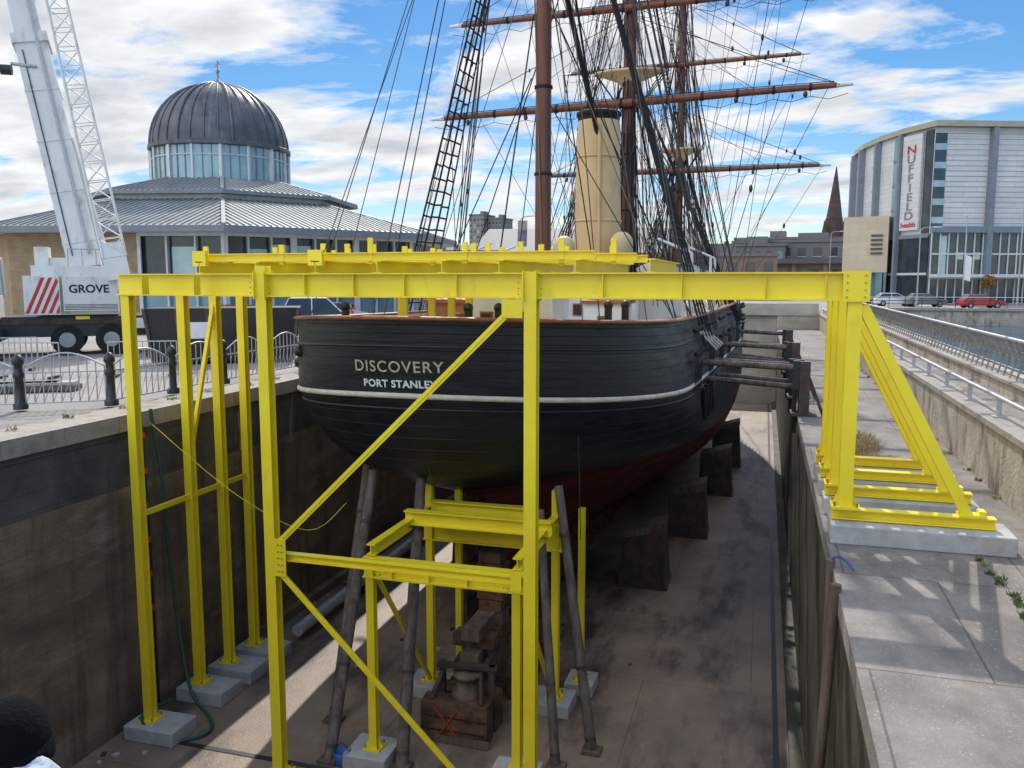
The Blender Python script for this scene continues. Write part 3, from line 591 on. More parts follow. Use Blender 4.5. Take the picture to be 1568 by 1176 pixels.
b=B(); pts=[(XL+.15,15.9,.1),(XL+.2,16.1,-1.5),(XL+.2,16.2,-3.2),(XL+.3,16.3,-5.2),(XL+.8,16.0,-6.6),(XL+1.6,15.6,ZF+.05),(XL+1.9,15.0,ZF+.05),(XL+1.2,14.5,ZF+.05),(XL+.5,14.7,ZF+.4),(XL+.6,15.5,ZF+.4)]
b.curve(pts,.04,'hose_green',8); b.curve([(XL+.12,15.6,.1),(XL+.16,15.65,-3),(XL+.14,15.7,-6.9)],.03,'black_metal',6)
for k in range(6): b.tube((XL+.16,15.6,-.4-.8*k),(XL+.16,15.61,-.52-.8*k),.05,'orange_red',n=8)
b.curve([(XL+.1,15.9,-.2),(XL+2.0,16.4,-1.9),(XL+3.2,17.4,-2.9),(-9.6,18.2,-2.4)],.009,'yellow',5)
b.obj('hose')
b=B(); b.tube((XR-.08,12.6,ZR-2.4),(XR-.08,12.6,ZR+.12),.06,'old_timber',n=10); b.tube((XR-.22,11.6,ZR-3.2),(XR-.08,11.6,ZR+.1),.07,'old_timber',n=10)
b.curve([(XR-.1,12.6,ZR+.1),(XR+.0,12.6,ZR+.17),(XR+.12,12.58,ZR+.12),(XR+.22,12.5,ZR+.02)],.018,'blue_paint',6); b.obj('fender_pole')
# ---------------------------------------------------------------- left quay railings
def rail_panel(p,q,name='quay_railing'):
    b=B(); p=Vector(p);q=Vector(q); n=9
    for k in range(n+1):
        t=k/n; c=p.lerp(q,.06+.88*t); h=.95+.32*math.sin(math.pi*t)
        b.tube(c+Vector((0,0,.12)),c+Vector((0,0,h)),.016,'galv',n=5)
        if k: b.tube(pc,c+Vector((0,0,h)),.022,'galv',n=5)
        pc=c+Vector((0,0,h))
    b.beam(p+Vector((0,0,.12)),q+Vector((0,0,.12)),.04,.03,'galv'); b.beam(p+Vector((0,0,.82)),q+Vector((0,0,.82)),.04,.03,'galv')
    for k in range(n):
        a_=p.lerp(q,.06+.88*k/n)+Vector((0,0,.12)); c_=p.lerp(q,.06+.88*min(n,k+1.4)/n)+Vector((0,0,.82)); b.tube(a_,c_,.009,'galv',n=4)
    b.obj(name)
def bollard(p):
    b=B(); b.rev(p,[(.16,0),(.16,.12),(.10,.16),(.09,.7),(.12,.74),(.12,.82),(.09,.86),(.09,1.0),(.13,1.05),(.12,1.15),(.06,1.24),(.01,1.26)],'black_metal',14); b.obj('railing_post')
pp=[(-22.0,12.0,.05),(-19.9,13.2,.05),(-18.0,14.3,.05),(-16.3,15.3,.05),(-14.75,16.4,.05)]
yy=16.4
for k in range(16):
    yy+=2.2; pp.append((-14.75,yy,.05))
for a_,b_ in zip(pp[:-1],pp[1:]): rail_panel(a_,b_)
for a_ in pp: bollard(a_)
b=B(); 
b.hexa([(-20.5,25,.1),(-16.5,27.5,.1),(-17.5,29.2,.1),(-21.5,26.7,.1),(-20.7,24.8,2.0),(-16.2,27.5,2.0),(-17.3,29.5,2.0),(-21.8,26.8,2.0)],'black_metal')
for k in range(6):
    t=k/5; b.beam((-20.5+4*t,24.95+2.5*t,.1),(-20.7+4.5*t,24.75+2.7*t,2.0),.12,.1,'dark_steel',up=(0,1,0))
b.obj('waste_skip')
b=B(); b.box((-18.2,24.6,1.3),(.8,.03,.55),'white_paint',.55); b.box((-18.2,24.62,1.38),(.6,.06,.08),'red_paint',.55); b.tube((-18.2,24.7,0),(-18.2,24.7,1.5),.03,'galv'); b.obj('site_sign')
def barrier(x,y,rz,m):
    b=B(); ca,sa=math.cos(rz),math.sin(rz)
    b.beam((x-ca,y-sa,1.1),(x+ca,y+sa,1.1),.035,.035,m); b.beam((x-ca,y-sa,.2),(x+ca,y+sa,.2),.035,.035,m)
    for k in range(13): t=k/6-1; b.tube((x+ca*t,y+sa*t,.2 if 0<k<12 else .0),(x+ca*t,y+sa*t,1.1),.012 if 0<k<12 else .02,m,n=5)
    for t in(-.8,.8): b.box((x+ca*t,y+sa*t,.05),(.1,.6,.06),'black_metal',rz)
    b.obj('site_barrier')
for x,y,rz,m in((-24,22,.6,'galv'),(-21.5,20.5,.3,'galv'),(-18.5,22,.5,'galv'),(-17.5,34,.2,'orange_red'),(-18.5,38,.2,'white_paint'),(-20,42,.1,'blue_paint'),(-26,19,.7,'galv'),(-20,31,.4,'galv'),(-23.5,18.0,.6,'galv')): barrier(x,y,rz,m)
b=B()
for k in range(5):
    x,y=-19.6+k*.32+random.uniform(-.05,.05),17.6+k*.22; b.box((x,y,.1+.0*k),(.9,.6,.14),'old_timber',.5+random.uniform(-.2,.2)); b.box((x,y,.22),(.8,.5,.08),'pad_concrete',.5)
b.obj('material_stack')
# ---------------------------------------------------------------- crane
cr=empty('mobile_crane'); ang=R(40); ca,sa=math.cos(ang),math.sin(ang)
C0=Vector((-26.0,27.0,0))
def K(u,v,z): return (C0.x+u*ca-v*sa,C0.y+u*sa+v*ca,z)
b=B()
b.box(K(-1.5,2.0,1.15),(9.5,2.7,.8),'black_metal',ang); b.box(K(-1.5,.55,1.38),(9.6,.1,.22),'dark_steel',ang)
for u in(-5.2,-3.6,-.2,1.4):
    for v in(.85,3.1): b.tube(K(u,v-.25,.62),K(u,v+.25,.62),.6,'rubber',n=20); b.tube(K(u,v-.27,.62),K(u,v-.24,.62),.3,'chrome_grey',n=14)
for u in(-2.6,3.0):
    b.box(K(u,0.3,.9),(.45,3.4,.45),'dark_steel',ang); b.tube(K(u,-1.2,.1),K(u,-1.2,1.2),.12,'chrome_grey'); b.tube(K(u,-1.2,.04),K(u,-1.2,.14),.4,'dark_steel',n=12)
b.box(K(.4,.5,1.5),(.5,.12,.12),'yellow',ang); b.box(K(2.6,.5,1.25),(.6,.3,.4),'crane_white',ang)
b.obj('carrier',cr)
b=B()
b.box(K(.2,1.6,2.6),(3.0,2.4,1.9),'crane_white',ang); b.box(K(.75,.28,2.45),(1.95,.3,1.35),'crane_white',ang); b.box(K(-.1,2.3,3.7),(1.6,1.6,.35),'crane_white',ang)
b.box(K(-.95,.3,2.4),(1.25,.35,1.5),'crane_white',ang); b.box(K(-1.0,2.0,3.9),(.5,1.2,.8),'crane_white',ang)
for k in range(5):
    x0=-1.55+k*.26
    def q(u,z): return K(u,.118,z)
    b.quad(q(x0,1.7),q(x0+.13,1.7),q(min(x0+.73,-.36),3.08 if x0+.73<-.36 else 1.7+(-.36-x0-.13)/.6*1.38),q(min(x0+.6,-.36),3.08 if x0+.6<-.36 else 1.7+(-.36-x0)/.6*1.38),'red_paint')
b.text('GROVE',.44,'cloth_dark',lambda u,v:K(.70+u,.12,2.5+v),off=.012)
for k in range(4): b.box(K(.75,.12,1.85+.06*k),(1.9,.02,.02),'dark_steel',ang)
b.tube(K(1.75,.5,3.2),K(1.75,.5,3.9),.03,'galv')
for u in(.0,.5,1.0,1.6): b.tube(K(u,.5,3.55),K(u,.5,4.2),.02,'galv')
b.tube(K(0,.5,4.2),K(1.6,.5,4.2),.02,'galv'); b.obj('superstructure',cr,bevel=.03)
b=B()
b.box(K(-3.2,1.0,1.95),(1.5,1.7,.9),'crane_white',ang)
b.hexa([K(-3.95,.15,2.4),K(-2.45,.15,2.4),K(-2.45,1.85,2.4),K(-3.95,1.85,2.4),K(-3.85,.35,3.75),K(-2.5,.35,3.75),K(-2.5,1.8,3.75),K(-3.85,1.8,3.75)],'glass_light')
for (a_,c_) in(((-3.95,.13,2.35),(-3.87,.32,3.8)),((-2.43,.13,2.35),(-2.48,.32,3.8)),((-3.2,.13,2.35),(-3.2,.32,3.8)),((-2.43,1.87,2.35),(-2.48,1.84,3.8))): b.beam(K(*a_),K(*c_),.12,.12,'crane_white')
b.box(K(-3.2,.22,2.95),(1.45,.06,.08),'crane_white',ang)
b.box(K(-3.2,1.05,3.82),(1.55,1.7,.12),'crane_white',ang); b.box(K(-5.4,1.8,2.0),(1.8,2.5,1.5),'crane_white',ang); b.box(K(-5.4,.54,2.3),(1.4,.05,.7),'glass_dark',ang)
b.obj('driver_cab',cr,bevel=.02)
b=B()
f0=Vector((-26.3,28.3,3.4)); f1=Vector((-29.75,29.1,15.4)); dr=(f1-f0).normalized()
up=Vector((sa,-ca,0))
b.beam(f0,f0+dr*9.6,1.2,1.1,'crane_white',up=up); b.beam(f0+dr*9.6,f0+dr*22,.98,.9,'crane_white',up=up); b.beam(f0+dr*9.3,f0+dr*9.7,1.34,1.25,'crane_white',up=up)
for k in range(9): b.beam(f0+dr*(1+k*2.1),f0+dr*(1.08+k*2.1),1.25 if k<4 else 1.02,1.15 if k<4 else .95,'crane_white',up=up)
b.beam(f0+dr*.5,f0+dr*21,.10,.1,'galv',up=up,ou=.6,os=.25); b.beam(f0+dr*.5,f0+dr*9,.04,.05,'dark_steel',up=up,ou=.57,os=-.35)
hr=f0+dr*8.4+up*.6
b.tube(hr,hr-Vector((.75,.5,-.05)),.07,'galv'); b.tube(hr-Vector((.72,.5,.2)),hr-Vector((1.05,.72,.2)),.2,'black_metal',n=12)
b.tube(f0+Vector((0.4,1,-1.0)),f0+dr*5.5+Vector((.3,.3,0)),.28,'crane_white',n=12)
b.obj('telescopic_boom',cr)
b=B()
j0=Vector((-24.9,28.3,3.9)); j1=Vector((-27.6,28.9,14.4)); dj=(j1-j0).normalized(); L=(j1-j0).length+7; sd=dj.cross(up).normalized()
def jp(t,k):
    w_=.42-.10*min(1,t/L); o=[sd*-w_+up*.3,sd*w_+up*.3,sd*w_-up*.4,sd*-w_-up*.4][k]; return j0+dj*t+o
for k in range(4): b.tube(jp(0,k),jp(L,k),.05,'crane_white',n=6)
n=int(L/.75)
for i in range(n):
    t0,t1=i*L/n,(i+1)*L/n
    for k in range(4):
        k2=(k+1)%4; a_,c_=(k,k2) if i%2 else (k2,k); b.tube(jp(t0,a_),jp(t1,c_),.025,'crane_white',n=5); b.tube(jp(t0,k),jp(t0,k2),.022,'crane_white',n=5)
b.hexa([jp(-.6,0)-dj*.3,jp(-.6,1)-dj*.3,jp(-.6,2)-dj*.3,jp(-.6,3)-dj*.3,jp(.6,0),jp(.6,1),jp(.6,2),jp(.6,3)],'crane_white')
b.obj('lattice_jib',cr)
# ---------------------------------------------------------------- domed visitor centre
dc=empty('domed_visitor_centre'); cx,cy=-43.4,62.0; view=math.atan2(-cy,-cx)
def ov(r,i): a=view+i*math.pi/4; return Vector((cx+r*math.cos(a),cy+r*math.sin(a),0))
def ring_roof(b,r0,z0,r1,z1,m,ribs):
    for i in range(8):
        a_,b_=ov(r0,i),ov(r0,i+1); c_,d_=ov(r1,i+1),ov(r1,i)
        A=a_+Vector((0,0,z0));Bv=b_+Vector((0,0,z0));Cv=c_+Vector((0,0,z1));D=d_+Vector((0,0,z1))
        b.quad(A,Bv,Cv,D,m)
        n=ribs; e=(Bv-A).normalized(); wi=(Bv-A).length; wt=(Cv-D).length; sl=((D+Cv)/2-(A+Bv)/2)
        for k in range(1,n):
            u=(k/n-.5)*wi; lim=1.0 if abs(u)<=wt/2 else (wi/2-abs(u))/(wi/2-wt/2)
            p_=(A+Bv)/2+e*u; q_=p_+sl*lim; b.beam(p_+Vector((0,0,.04)),q_+Vector((0,0,.04)),.05,.1,m)
        b.beam(A+Vector((0,0,.05)),D+Vector((0,0,.05)),.25,.16,m)
b=B(); ring_roof(b,20.0,6.35,10.4,8.75,'roof_zinc',34); b.rev((cx,cy,0),[(20.05,5.95),(20.05,6.35),(19.7,6.38)],'grey_col',8,False,view); b.rev((cx,cy,0),[(20.0,5.96),(18.6,5.96)],'frame_white',8,False,view)
b.rev((cx,cy,0),[(10.3,8.6),(10.3,9.4)],'frame_white',8,False,view); ring_roof(b,11.1,9.35,5.6,10.75,'roof_zinc',20); b.rev((cx,cy,0),[(11.15,9.1),(11.15,9.36),(10.9,9.38)],'grey_col',8,False,view); b.rev((cx,cy,0),[(11.1,9.12),(10.2,9.12)],'grey_col',8,False,view)
b.obj('roofs',dc)
DRR=5.4
b=B(); b.rev((cx,cy,0),[(DRR-.1,10.6),(DRR-.1,13.6)],'glass_light',16,False,view)
for i in range(16):
    a=view+i*math.pi/8; p_=Vector((cx+(DRR-.03)*math.cos(a),cy+(DRR-.03)*math.sin(a),0)); b.beam(p_+Vector((0,0,10.6)),p_+Vector((0,0,13.5)),.24 if i%2==0 else .14,.24,'frame_white')
    for k in(.33,.66):
        a2=view+(i+1)*math.pi/8; q_=Vector((cx+(DRR-.07)*math.cos(a2),cy+(DRR-.07)*math.sin(a2),0)).lerp(p_,k); b.beam(q_+Vector((0,0,10.6)),q_+Vector((0,0,13.5)),.05,.06,'grey_col')
b.rev((cx,cy,0),[(DRR-.06,12.55),(DRR,12.55),(DRR,12.62),(DRR-.06,12.62)],'frame_white',16,False,view)
b.rev((cx,cy,0),[(DRR,13.3),(DRR+.2,13.35),(DRR+.2,13.6),(DRR,13.7)],'dome_lead',32,False,view); b.obj('drum',dc)
b=B(); DR=DRR; DH=5.25
b.rev((cx,cy,13.55),[(DR*math.cos(R(a)),DH*math.sin(R(a))) for a in range(0,91,6)],'dome_lead',48,True)
for i in range(32):
    a=2*math.pi*i/32; r_=.06 if i%4 else .13; pr=None
    for e in range(0,87,6):
        p_=Vector((cx+(DR+.02)*math.cos(R(e))*math.cos(a),cy+(DR+.02)*math.cos(R(e))*math.sin(a),13.55+(DH+.02)*math.sin(R(e))))
        if pr is not None: b.tube(pr,p_,r_,'dome_lead',n=5)
        pr=p_
b.rev((cx,cy,18.7),[(.5,0),(.45,.3),(.15,.4),(.08,1.0),(.2,1.15),(.08,1.3),(.04,1.9)],'grey_steel',12)
for k in range(8): a=k/8*6.28; b.tube((cx,cy,20.4),(cx+.32*math.cos(a),cy,20.4+.32*math.sin(a)),.03,'grey_steel',n=4)
b.obj('dome',dc)
b=B()
RW=18.6
for i in range(8):
    A=ov(RW,i);Bv=ov(RW,i+1); e=(Bv-A); L=e.length; e.normalize(); nrm=Vector((e.y,-e.x,0))
    if nrm.dot((A+Bv)/2-Vector((cx,cy,0)))<0: nrm=-nrm
    def seg(t0,t1,z0,z1,m,o=0,th=.3):
        p_=A+e*(L*(t0+t1)/2)+nrm*(o-th/2); b.box((p_.x,p_.y,(z0+z1)/2),(L*(t1-t0),th,z1-z0),m,math.atan2(e.y,e.x))
    front_left = (0 if ov(RW,1).x<ov(RW,7).x else 7)
    if i==front_left: ranges=[(0,.40,'g'),(.40,1,'b')] if i==0 else [(0,.6,'b'),(.6,1,'g')]
    elif i in(0,7): ranges=[(0,1,'g')]
    elif i in(1,6): ranges=[(0,1,'g')] if (i==6)==(front_left==0) else [(0,1,'b')]
    else: ranges=[(0,1,'b')]
    for t0,t1,kd in ranges:
        if kd=='b':
            seg(t0,t1,0,6,'brick_buff')
        else:
            seg(t0,t1,0,6,'glass_dark',-.35,.2); seg(t0,t1,0,.6,'brick_buff',0); seg(t0,t1,3.0,3.25,'frame_white',.02,.12); seg(t0,t1,5.75,5.96,'frame_white',.02,.2)
            seg(t0,t1,.6,2.0,'glass_blue',-.25,.1)
            nn=max(2,int((t1-t0)*L/1.5))
            for k in range(nn+1):
                t=t0+(t1-t0)*k/nn; w_=.008 if k%3 else .03; seg(max(t0,t-w_/2),min(t1,t+w_/2),.6,5.75,'frame_white',.04,.16)
            for k in range(nn): 
                if random.random()<.45: seg(t0+(t1-t0)*(k+.1)/nn,t0+(t1-t0)*(k+.9)/nn,3.4,random.uniform(4,5.3),'glass_light',-.33,.05)
b.obj('walls',dc)
# ---------------------------------------------------------------- generic building
def facade(b,p,q,z0,z1,floors,bays,wall,win='glass_dark',ww=.5,wh=.5):
    p=Vector((p[0],p[1],0));q=Vector((q[0],q[1],0)); e=(q-p);L=e.length;e.normalize(); nr=Vector((e.y,-e.x,0)); rz=math.atan2(e.y,e.x)
    fh=(z1-z0)/floors; bw=L/bays
    for f in range(floors):
        for k in range(bays):
            c=p+e*(bw*(k+.5))+nr*.02; zc=z0+fh*(f+.52); b.box((c.x,c.y,zc),(bw*ww,.12,fh*wh),win if random.random()<.8 else 'glass_blue',rz); c2=c+nr*.05; b.box((c2.x,c2.y,zc-fh*wh/2-.08),(bw*ww+.2,.2,.12),'frame_white',rz)
def building(name,x,y,w_,d_,h,rz,wall,floors,bays,roof='flat'):
    b=B(); b.box((x,y,h/2),(w_,d_,h),wall,rz); ca,sa=math.cos(rz),math.sin(rz)
    def P(u,v): return (x+u*ca-v*sa,y+u*sa+v*ca)
    facade(b,P(-w_/2,-d_/2),P(w_/2,-d_/2),0,h*.97,floors,bays,wall); facade(b,P(w_/2,-d_/2),P(w_/2,d_/2),0,h*.97,floors,max(1,int(bays*d_/w_)),wall); facade(b,P(-w_/2,d_/2),P(-w_/2,-d_/2),0,h*.97,floors,max(1,int(bays*d_/w_)),wall)
    if roof=='flat':
        b.box((x,y,h+.25),(w_+.6,d_+.6,.5),'city_b',rz); q=P(w_*.15,0); b.box((q[0],q[1],h+1.3),(w_*.25,d_*.4,1.6),'city_b',rz)
    else:
        a=[P(-w_/2-.4,-d_/2-.4),P(w_/2+.4,-d_/2-.4),P(w_/2+.4,d_/2+.4),P(-w_/2-.4,d_/2+.4)]; r=[P(-w_/2+w_*.05,0),P(w_/2-w_*.05,0)]; hh=h+d_*.3
        vs=[(*q,h) for q in a]+[(*q,hh) for q in r]; b.add(vs,[(0,1,5,4),(2,3,4,5),(1,2,5),(3,0,4),(3,2,1,0)],'slate')
        for t in(-.3,.3): q=P(w_*t,0); b.box((q[0],q[1],hh+.4),(1.6,.9,2.0),wall,rz)
    b.obj(name)
building('apartment_tower',-128,383,7.2,13,32.5,-.1,'tower_conc',12,4); building('apartment_tower',-120,386,7,13,31,-.1,'city_b',12,4)
random.seed(5)
for k in range(16):
    px=560+k*48; D=230+random.random()*170; X=(-372+.959*(px-784))*D/1300; Y=(1255+.284*(px-784))*D/1300
    building('town_house_block',X,Y,random.uniform(16,30),14,random.uniform(.045,.07)*D*.42+3,.25+random.uniform(-.2,.2),random.choice(['city_a','city_b','city_c']),random.choice((3,4)),random.choice((6,8,9)),random.choice(('flat','gable','gable')))
for px,D,w_,h in((1140,175,16,9.5),(1175,200,14,12),(1215,180,24,10.5),(1262,185,14,10)):
    X=(-372+.959*(px-784))*D/1300; Y=(1255+.284*(px-784))*D/1300; building('waterfront_office',X,Y,w_,16,h,-.05,random.choice(['sandstone','city_b','city_a']),3,8,'flat')
building('waterfront_office',-30,150,40,15,7.5,.2,'city_a',2,14,'gable'); building('retail_building',-62,128,44,18,7,.3,'city_c',2,16)
building('retail_building',-12,140,26,14,6.5,.1,'sandstone',2,10,'flat')
b=B(); X,Y=5,168
for k in range(9): b.box((X-22+k*5.5,Y,3),(.8,.6,6),'sandstone'); 
b.b2(X-24,X+26,Y+.4,Y+16,0,6,'sandstone'); b.b2(X-25,X+27,Y-1,Y+17,6,6.9,'slate'); 
for k in range(8): b.b2(X-20.8+k*5.5,X-17.6+k*5.5,Y+.3,Y+.5,.3,5,'glass_dark')
b.obj('arcade_building')
b=B(); x,y=22.4,322
b.box((x,y,9),(7,7,18),'spire_stone'); b.rev((x,y,0),[(3.6,18),(.15,42)],'spire_stone',8,False); 
for dx in(-3,3):
    for dy in(-3,3): b.rev((x+dx,y+dy,0),[(.7,0),(.7,19),(.9,19.2),(.05,24)],'spire_stone',6,False)
for z in(24,30): b.rev((x,y,0),[(3.7*(42-z)/24,z),(3.9*(42-z)/24,z+.3),(3.6*(42-z)/24,z+.6)],'spire_stone',8,False)
b.box((x,y-3.55,13),(1.6,.2,5),'glass_dark'); b.box((x+3.55,y,13),(.2,1.6,5),'glass_dark'); b.box((x,y+14,6),(10,22,12),'spire_stone')
b.add([(x-5.3,y+3,12),(x+5.3,y+3,12),(x+5.3,y+25,12),(x-5.3,y+25,12),(x,y+3,18),(x,y+25,18)],[(0,1,4),(1,2,5,4),(3,0,4,5),(2,3,5)],'slate'); b.obj('church')
b=B(); n=60; vs=[]
for j,(D,hh) in enumerate(((700,0),(1100,22),(1600,40),(2400,20))):
    for i in range(n+1):
        a=R(-75+150*i/n); vs.append((D*math.sin(a),D*math.cos(a),(hh*(.45+.55*math.sin(i*.31+1)*math.sin(i*.13+j)) if hh else -.5)))
b.add(vs,[(j*(n+1)+i,j*(n+1)+i+1,(j+1)*(n+1)+i+1,(j+1)*(n+1)+i) for j in range(3) for i in range(n)],'hill_green',True); b.obj('hill')
# ---------------------------------------------------------------- curved leisure building (right)
lb=empty('curved_leisure_building')
fp=[(13.5,151),(13.1,145),(13.6,139),(15.0,132.5),(17.2,126.5),(20.1,121.5)]
fr=[(20.1,121.5),(46,131.0)]
poly=fp+[(46,131),(40,165),(20,168)]
b=B(); b.prism(poly,0,22.2,'panel_white','roof_tan')
cxm=sum(p[0] for p in poly)/len(poly); cym=sum(p[1] for p in poly)/len(poly)
big=[(cxm+(x-cxm)*1.055,cym+(y-cym)*1.055) for x,y in poly]
b.prism(big,22.2,22.9,'roof_tan','roof_tan'); b.add([(x,y,22.2) for x,y in big],[tuple(range(len(big)))[::-1]],'grey_col')
def strip(p,q,t0,t1,z0,z1,m,o,th=.2):
    p=Vector((*p,0));q=Vector((*q,0)); e=q-p; L=e.length; e.normalize(); nr=Vector((e.y,-e.x,0)); c=p+e*L*(t0+t1)/2+nr*(o-th/2+.0); b.box((c.x,c.y,(z0+z1)/2),(L*(t1-t0),th,z1-z0),m,math.atan2(e.y,e.x))
for i,(p_,q_) in enumerate(zip(fp[:-1],fp[1:])):
    strip(p_,q_,0,1,0,8.6,'glass_dark',.25,.2); strip(p_,q_,0,1,8.4,8.9,'grey_col',.4,.5); strip(p_,q_,0,1,3.6,3.9,'frame_white',.33,.1)
    if i<4: 
        strip(p_,q_,.62,.98,9,22,'glass_blue',.12,.2)
        for z in(12.2,15.5,18.8): strip(p_,q_,.62,.98,z,z+.3,'grey_col',.2,.1)
    else: strip(p_,q_,.72,.97,9,22,'glass_dark',.12,.2)
    strip(p_,q_,-.03,.04,0,22.1,'grey_col',.9,.9); 
p_,q_=fr
strip(p_,q_,0,1,0,9.0,'glass_dark',.25,.2); strip(p_,q_,0,1,9.0,9.8,'grey_col',.8,.9)
for k in range(24): strip(p_,q_,k/24,k/24+.005,0,9,'frame_white',.4,.2)
for z in(3.1,6.2): strip(p_,q_,0,1,z,z+.2,'frame_white',.38,.15)
for k in range(23):
    if random.random()<.4: strip(p_,q_,k/24+.008,k/24+.036,random.choice((3.4,6.5)),random.choice((5.6,8.6)),'glass_light',.28,.05)
for t in(.27,.50,.74,.97): strip(p_,q_,t-.012,t+.012,0,22.1,'grey_col',1.0,.9)
for k in range(18): strip(p_,q_,.057,1,10.2+k*.66,10.25+k*.66,'city_c',.05,.07)
for t0,t1 in((.0,.055),(.52,.55)): 
    strip(p_,q_,t0,t1,9.8,21.5,'glass_dark',.1,.15)
    for k in range(5): strip(p_,q_,t0,t1,10.2+k*2.3,11+k*2.3,'glass_light',.14,.06)
ps,qs=Vector((*fp[-2],0)),Vector((*fp[-1],0)); e=(qs-ps).normalized(); nr=Vector((e.y,-e.x,0))
strip(fp[-2],fp[-1],.06,.68,9.5,21.8,'panel_white',.45,.3)
for k,ch in enumerate('NUFFIELD'):
    b.text(ch,1.5,'red_paint' if k==0 else 'grey_col',lambda u,v,k=k:tuple(ps+e*((u)*1.6+2.1)+nr*.5+Vector((0,0,19.4-k*1.22+v))),off=.03)
b.text('health',.9,'red_paint',lambda u,v:tuple(ps+e*(u*1.3+2.1)+nr*.5+Vector((0,0,9.9+v))),off=.02)
strip(fp[-1],fr[1],.0,.5,3.3,3.7,'frame_white',2.2,2.2); b.obj('main_block',lb)
b=B(); b.prism([(10.2,128),(15.8,126.5),(17.5,134),(12.5,137)],4,11.6,'panel_beige','roof_tan'); b.prism([(10.8,129),(15.4,127.5),(17,133.5),(12.8,136)],0,4,'glass_blue'); 
for k in range(4): b.box((10.35+k*1.75,127.9-k*.5,2),(.3,.3,4),'grey_col')
for dz in(6.6,7.2,7.8,8.4,9.0): b.box((14.4,126.78,dz),(1.5,.15,.25),'glass_dark',-.26)
b.obj('stair_block',lb)
# ---------------------------------------------------------------- vehicles / lamps / people / trees
def car(name,x,y,rz,paint,L=4.3,Wd=1.78,H=1.48):
    b=B(); ca,sa=math.cos(rz),math.sin(rz)
    def P(u,v,z): return (x+u*ca-v*sa,y+u*sa+v*ca,z)
    prof=[(-.5,.30),(-.5,.62),(-.47,.9),(-.30,.96),(.22,.96),(.46,.80),(.5,.62),(.5,.30)]
    n=len(prof); vs=[P(u*L,-Wd/2,z) for u,z in prof]+[P(u*L,Wd/2,z) for u,z in prof]
    b.add(vs,[tuple(range(n)),tuple(range(n,2*n))[::-1]]+[(i,n+i,n+(i+1)%n,(i+1)%n) for i in range(n)],paint)
    g_=[(-.44,.94),(-.34,H-.04),(.06,H-.04),(.26,.94)]
    vs=[P(u*L,-Wd*.46,z) if z<1 else P(u*L,-Wd*.38,z) for u,z in g_]+[P(u*L,Wd*.46,z) if z<1 else P(u*L,Wd*.38,z) for u,z in g_]
    b.add(vs,[(0,1,2,3),(7,6,5,4),(0,4,5,1),(2,6,7,3)],'glass_dark'); b.hexa([P(-.345*L,-Wd*.385,H-.05),P(.065*L,-Wd*.385,H-.05),P(.065*L,Wd*.385,H-.05),P(-.345*L,Wd*.385,H-.05),P(-.32*L,-Wd*.34,H),P(.04*L,-Wd*.34,H),P(.04*L,Wd*.34,H),P(-.32*L,Wd*.34,H)],paint)
    for sd in(-1,1):
        for a_,c_ in(((-.44,.94),(-.34,H-.04)),((.26,.94),(.06,H-.04)),((-.1,.94),(-.1,H-.04))): b.beam(P(a_[0]*L,sd*Wd*.465,a_[1]),P(c_[0]*L,sd*Wd*.385,c_[1]),.07,.05,paint)
        for u in(-.31,.31): b.tube(P(u*L,sd*(Wd/2-.2),.32),P(u*L,sd*(Wd/2+.02),.32),.33,'rubber',n=16); b.tube(P(u*L,sd*(Wd/2),.32),P(u*L,sd*(Wd/2+.035),.32),.2,'chrome_grey',n=12)
        b.box(P(.485*L,sd*Wd*.36,.7),(.08,.34,.14),'white_paint',rz); b.box(P(-.49*L,sd*Wd*.38,.76),(.08,.28,.16),'red_paint',rz); b.box(P(.15*L,sd*(Wd/2+.08),.98),(.16,.16,.12),paint,rz)
    b.obj(name,bevel=.03)
car('parked_car',14.3,107,.1,'car_white'); car('parked_car',17.2,104.5,.15,'car_grey',4.1); car('parked_car',22.0,101,.2,'car_red'); car('parked_car',11.0,112,.1,'car_silver')
car('parked_car',-22,80,.4,'car_silver'); car('parked_car',-31.0,46,1.0,'car_red'); car('parked_car',-28,52,.9,'car_white'); car('parked_car',30,100,.1,'car_white'); car('parked_car',-24.5,44,.5,'car_white',5.2,1.95,2.0)
def lamp(x,y,h):
    b=B(); b.tube((x,y,0),(x,y,1.2),.14,'galv'); b.tube((x,y,1.2),(x,y,h),.085,'galv',r2=.05,n=8); b.path([(x,y,h),(x+.3,y,h+.25),(x+1.4,y,h+.35)],.045,'galv'); b.hexa([(x+1.2,y-.15,h+.26),(x+2.0,y-.12,h+.28),(x+2.0,y+.12,h+.28),(x+1.2,y+.15,h+.26),(x+1.2,y-.12,h+.38),(x+1.9,y-.08,h+.36),(x+1.9,y+.08,h+.36),(x+1.2,y+.12,h+.38)],'frame_white'); b.obj('street_lamp')
lamp(25.2,100,12); lamp(9.4,140,10); lamp(32,98,9); lamp(-20,70,8); lamp(-10,110,9); lamp(15.0,96,8)
for x,y,h in((21.2,106,10),(28.6,99.5,7.5),(31.0,101,7)):
    b=B(); b.tube((x,y,0),(x,y,h),.08,'galv',r2=.04,n=8); b.ball((x,y,h+.05),.1,'galv'); b.b2(x-.25,x+.25,y-.25,y+.25,0,.15,'pad_concrete'); b.add([(x+.05,y,h*.3),(x+.7,y,h*.28),(x+.75,y,h*.55),(x+.05,y,h*.58)],[(0,1,2,3)],'blue_paint' if h<8 else 'white_paint'); b.obj('flagpole')
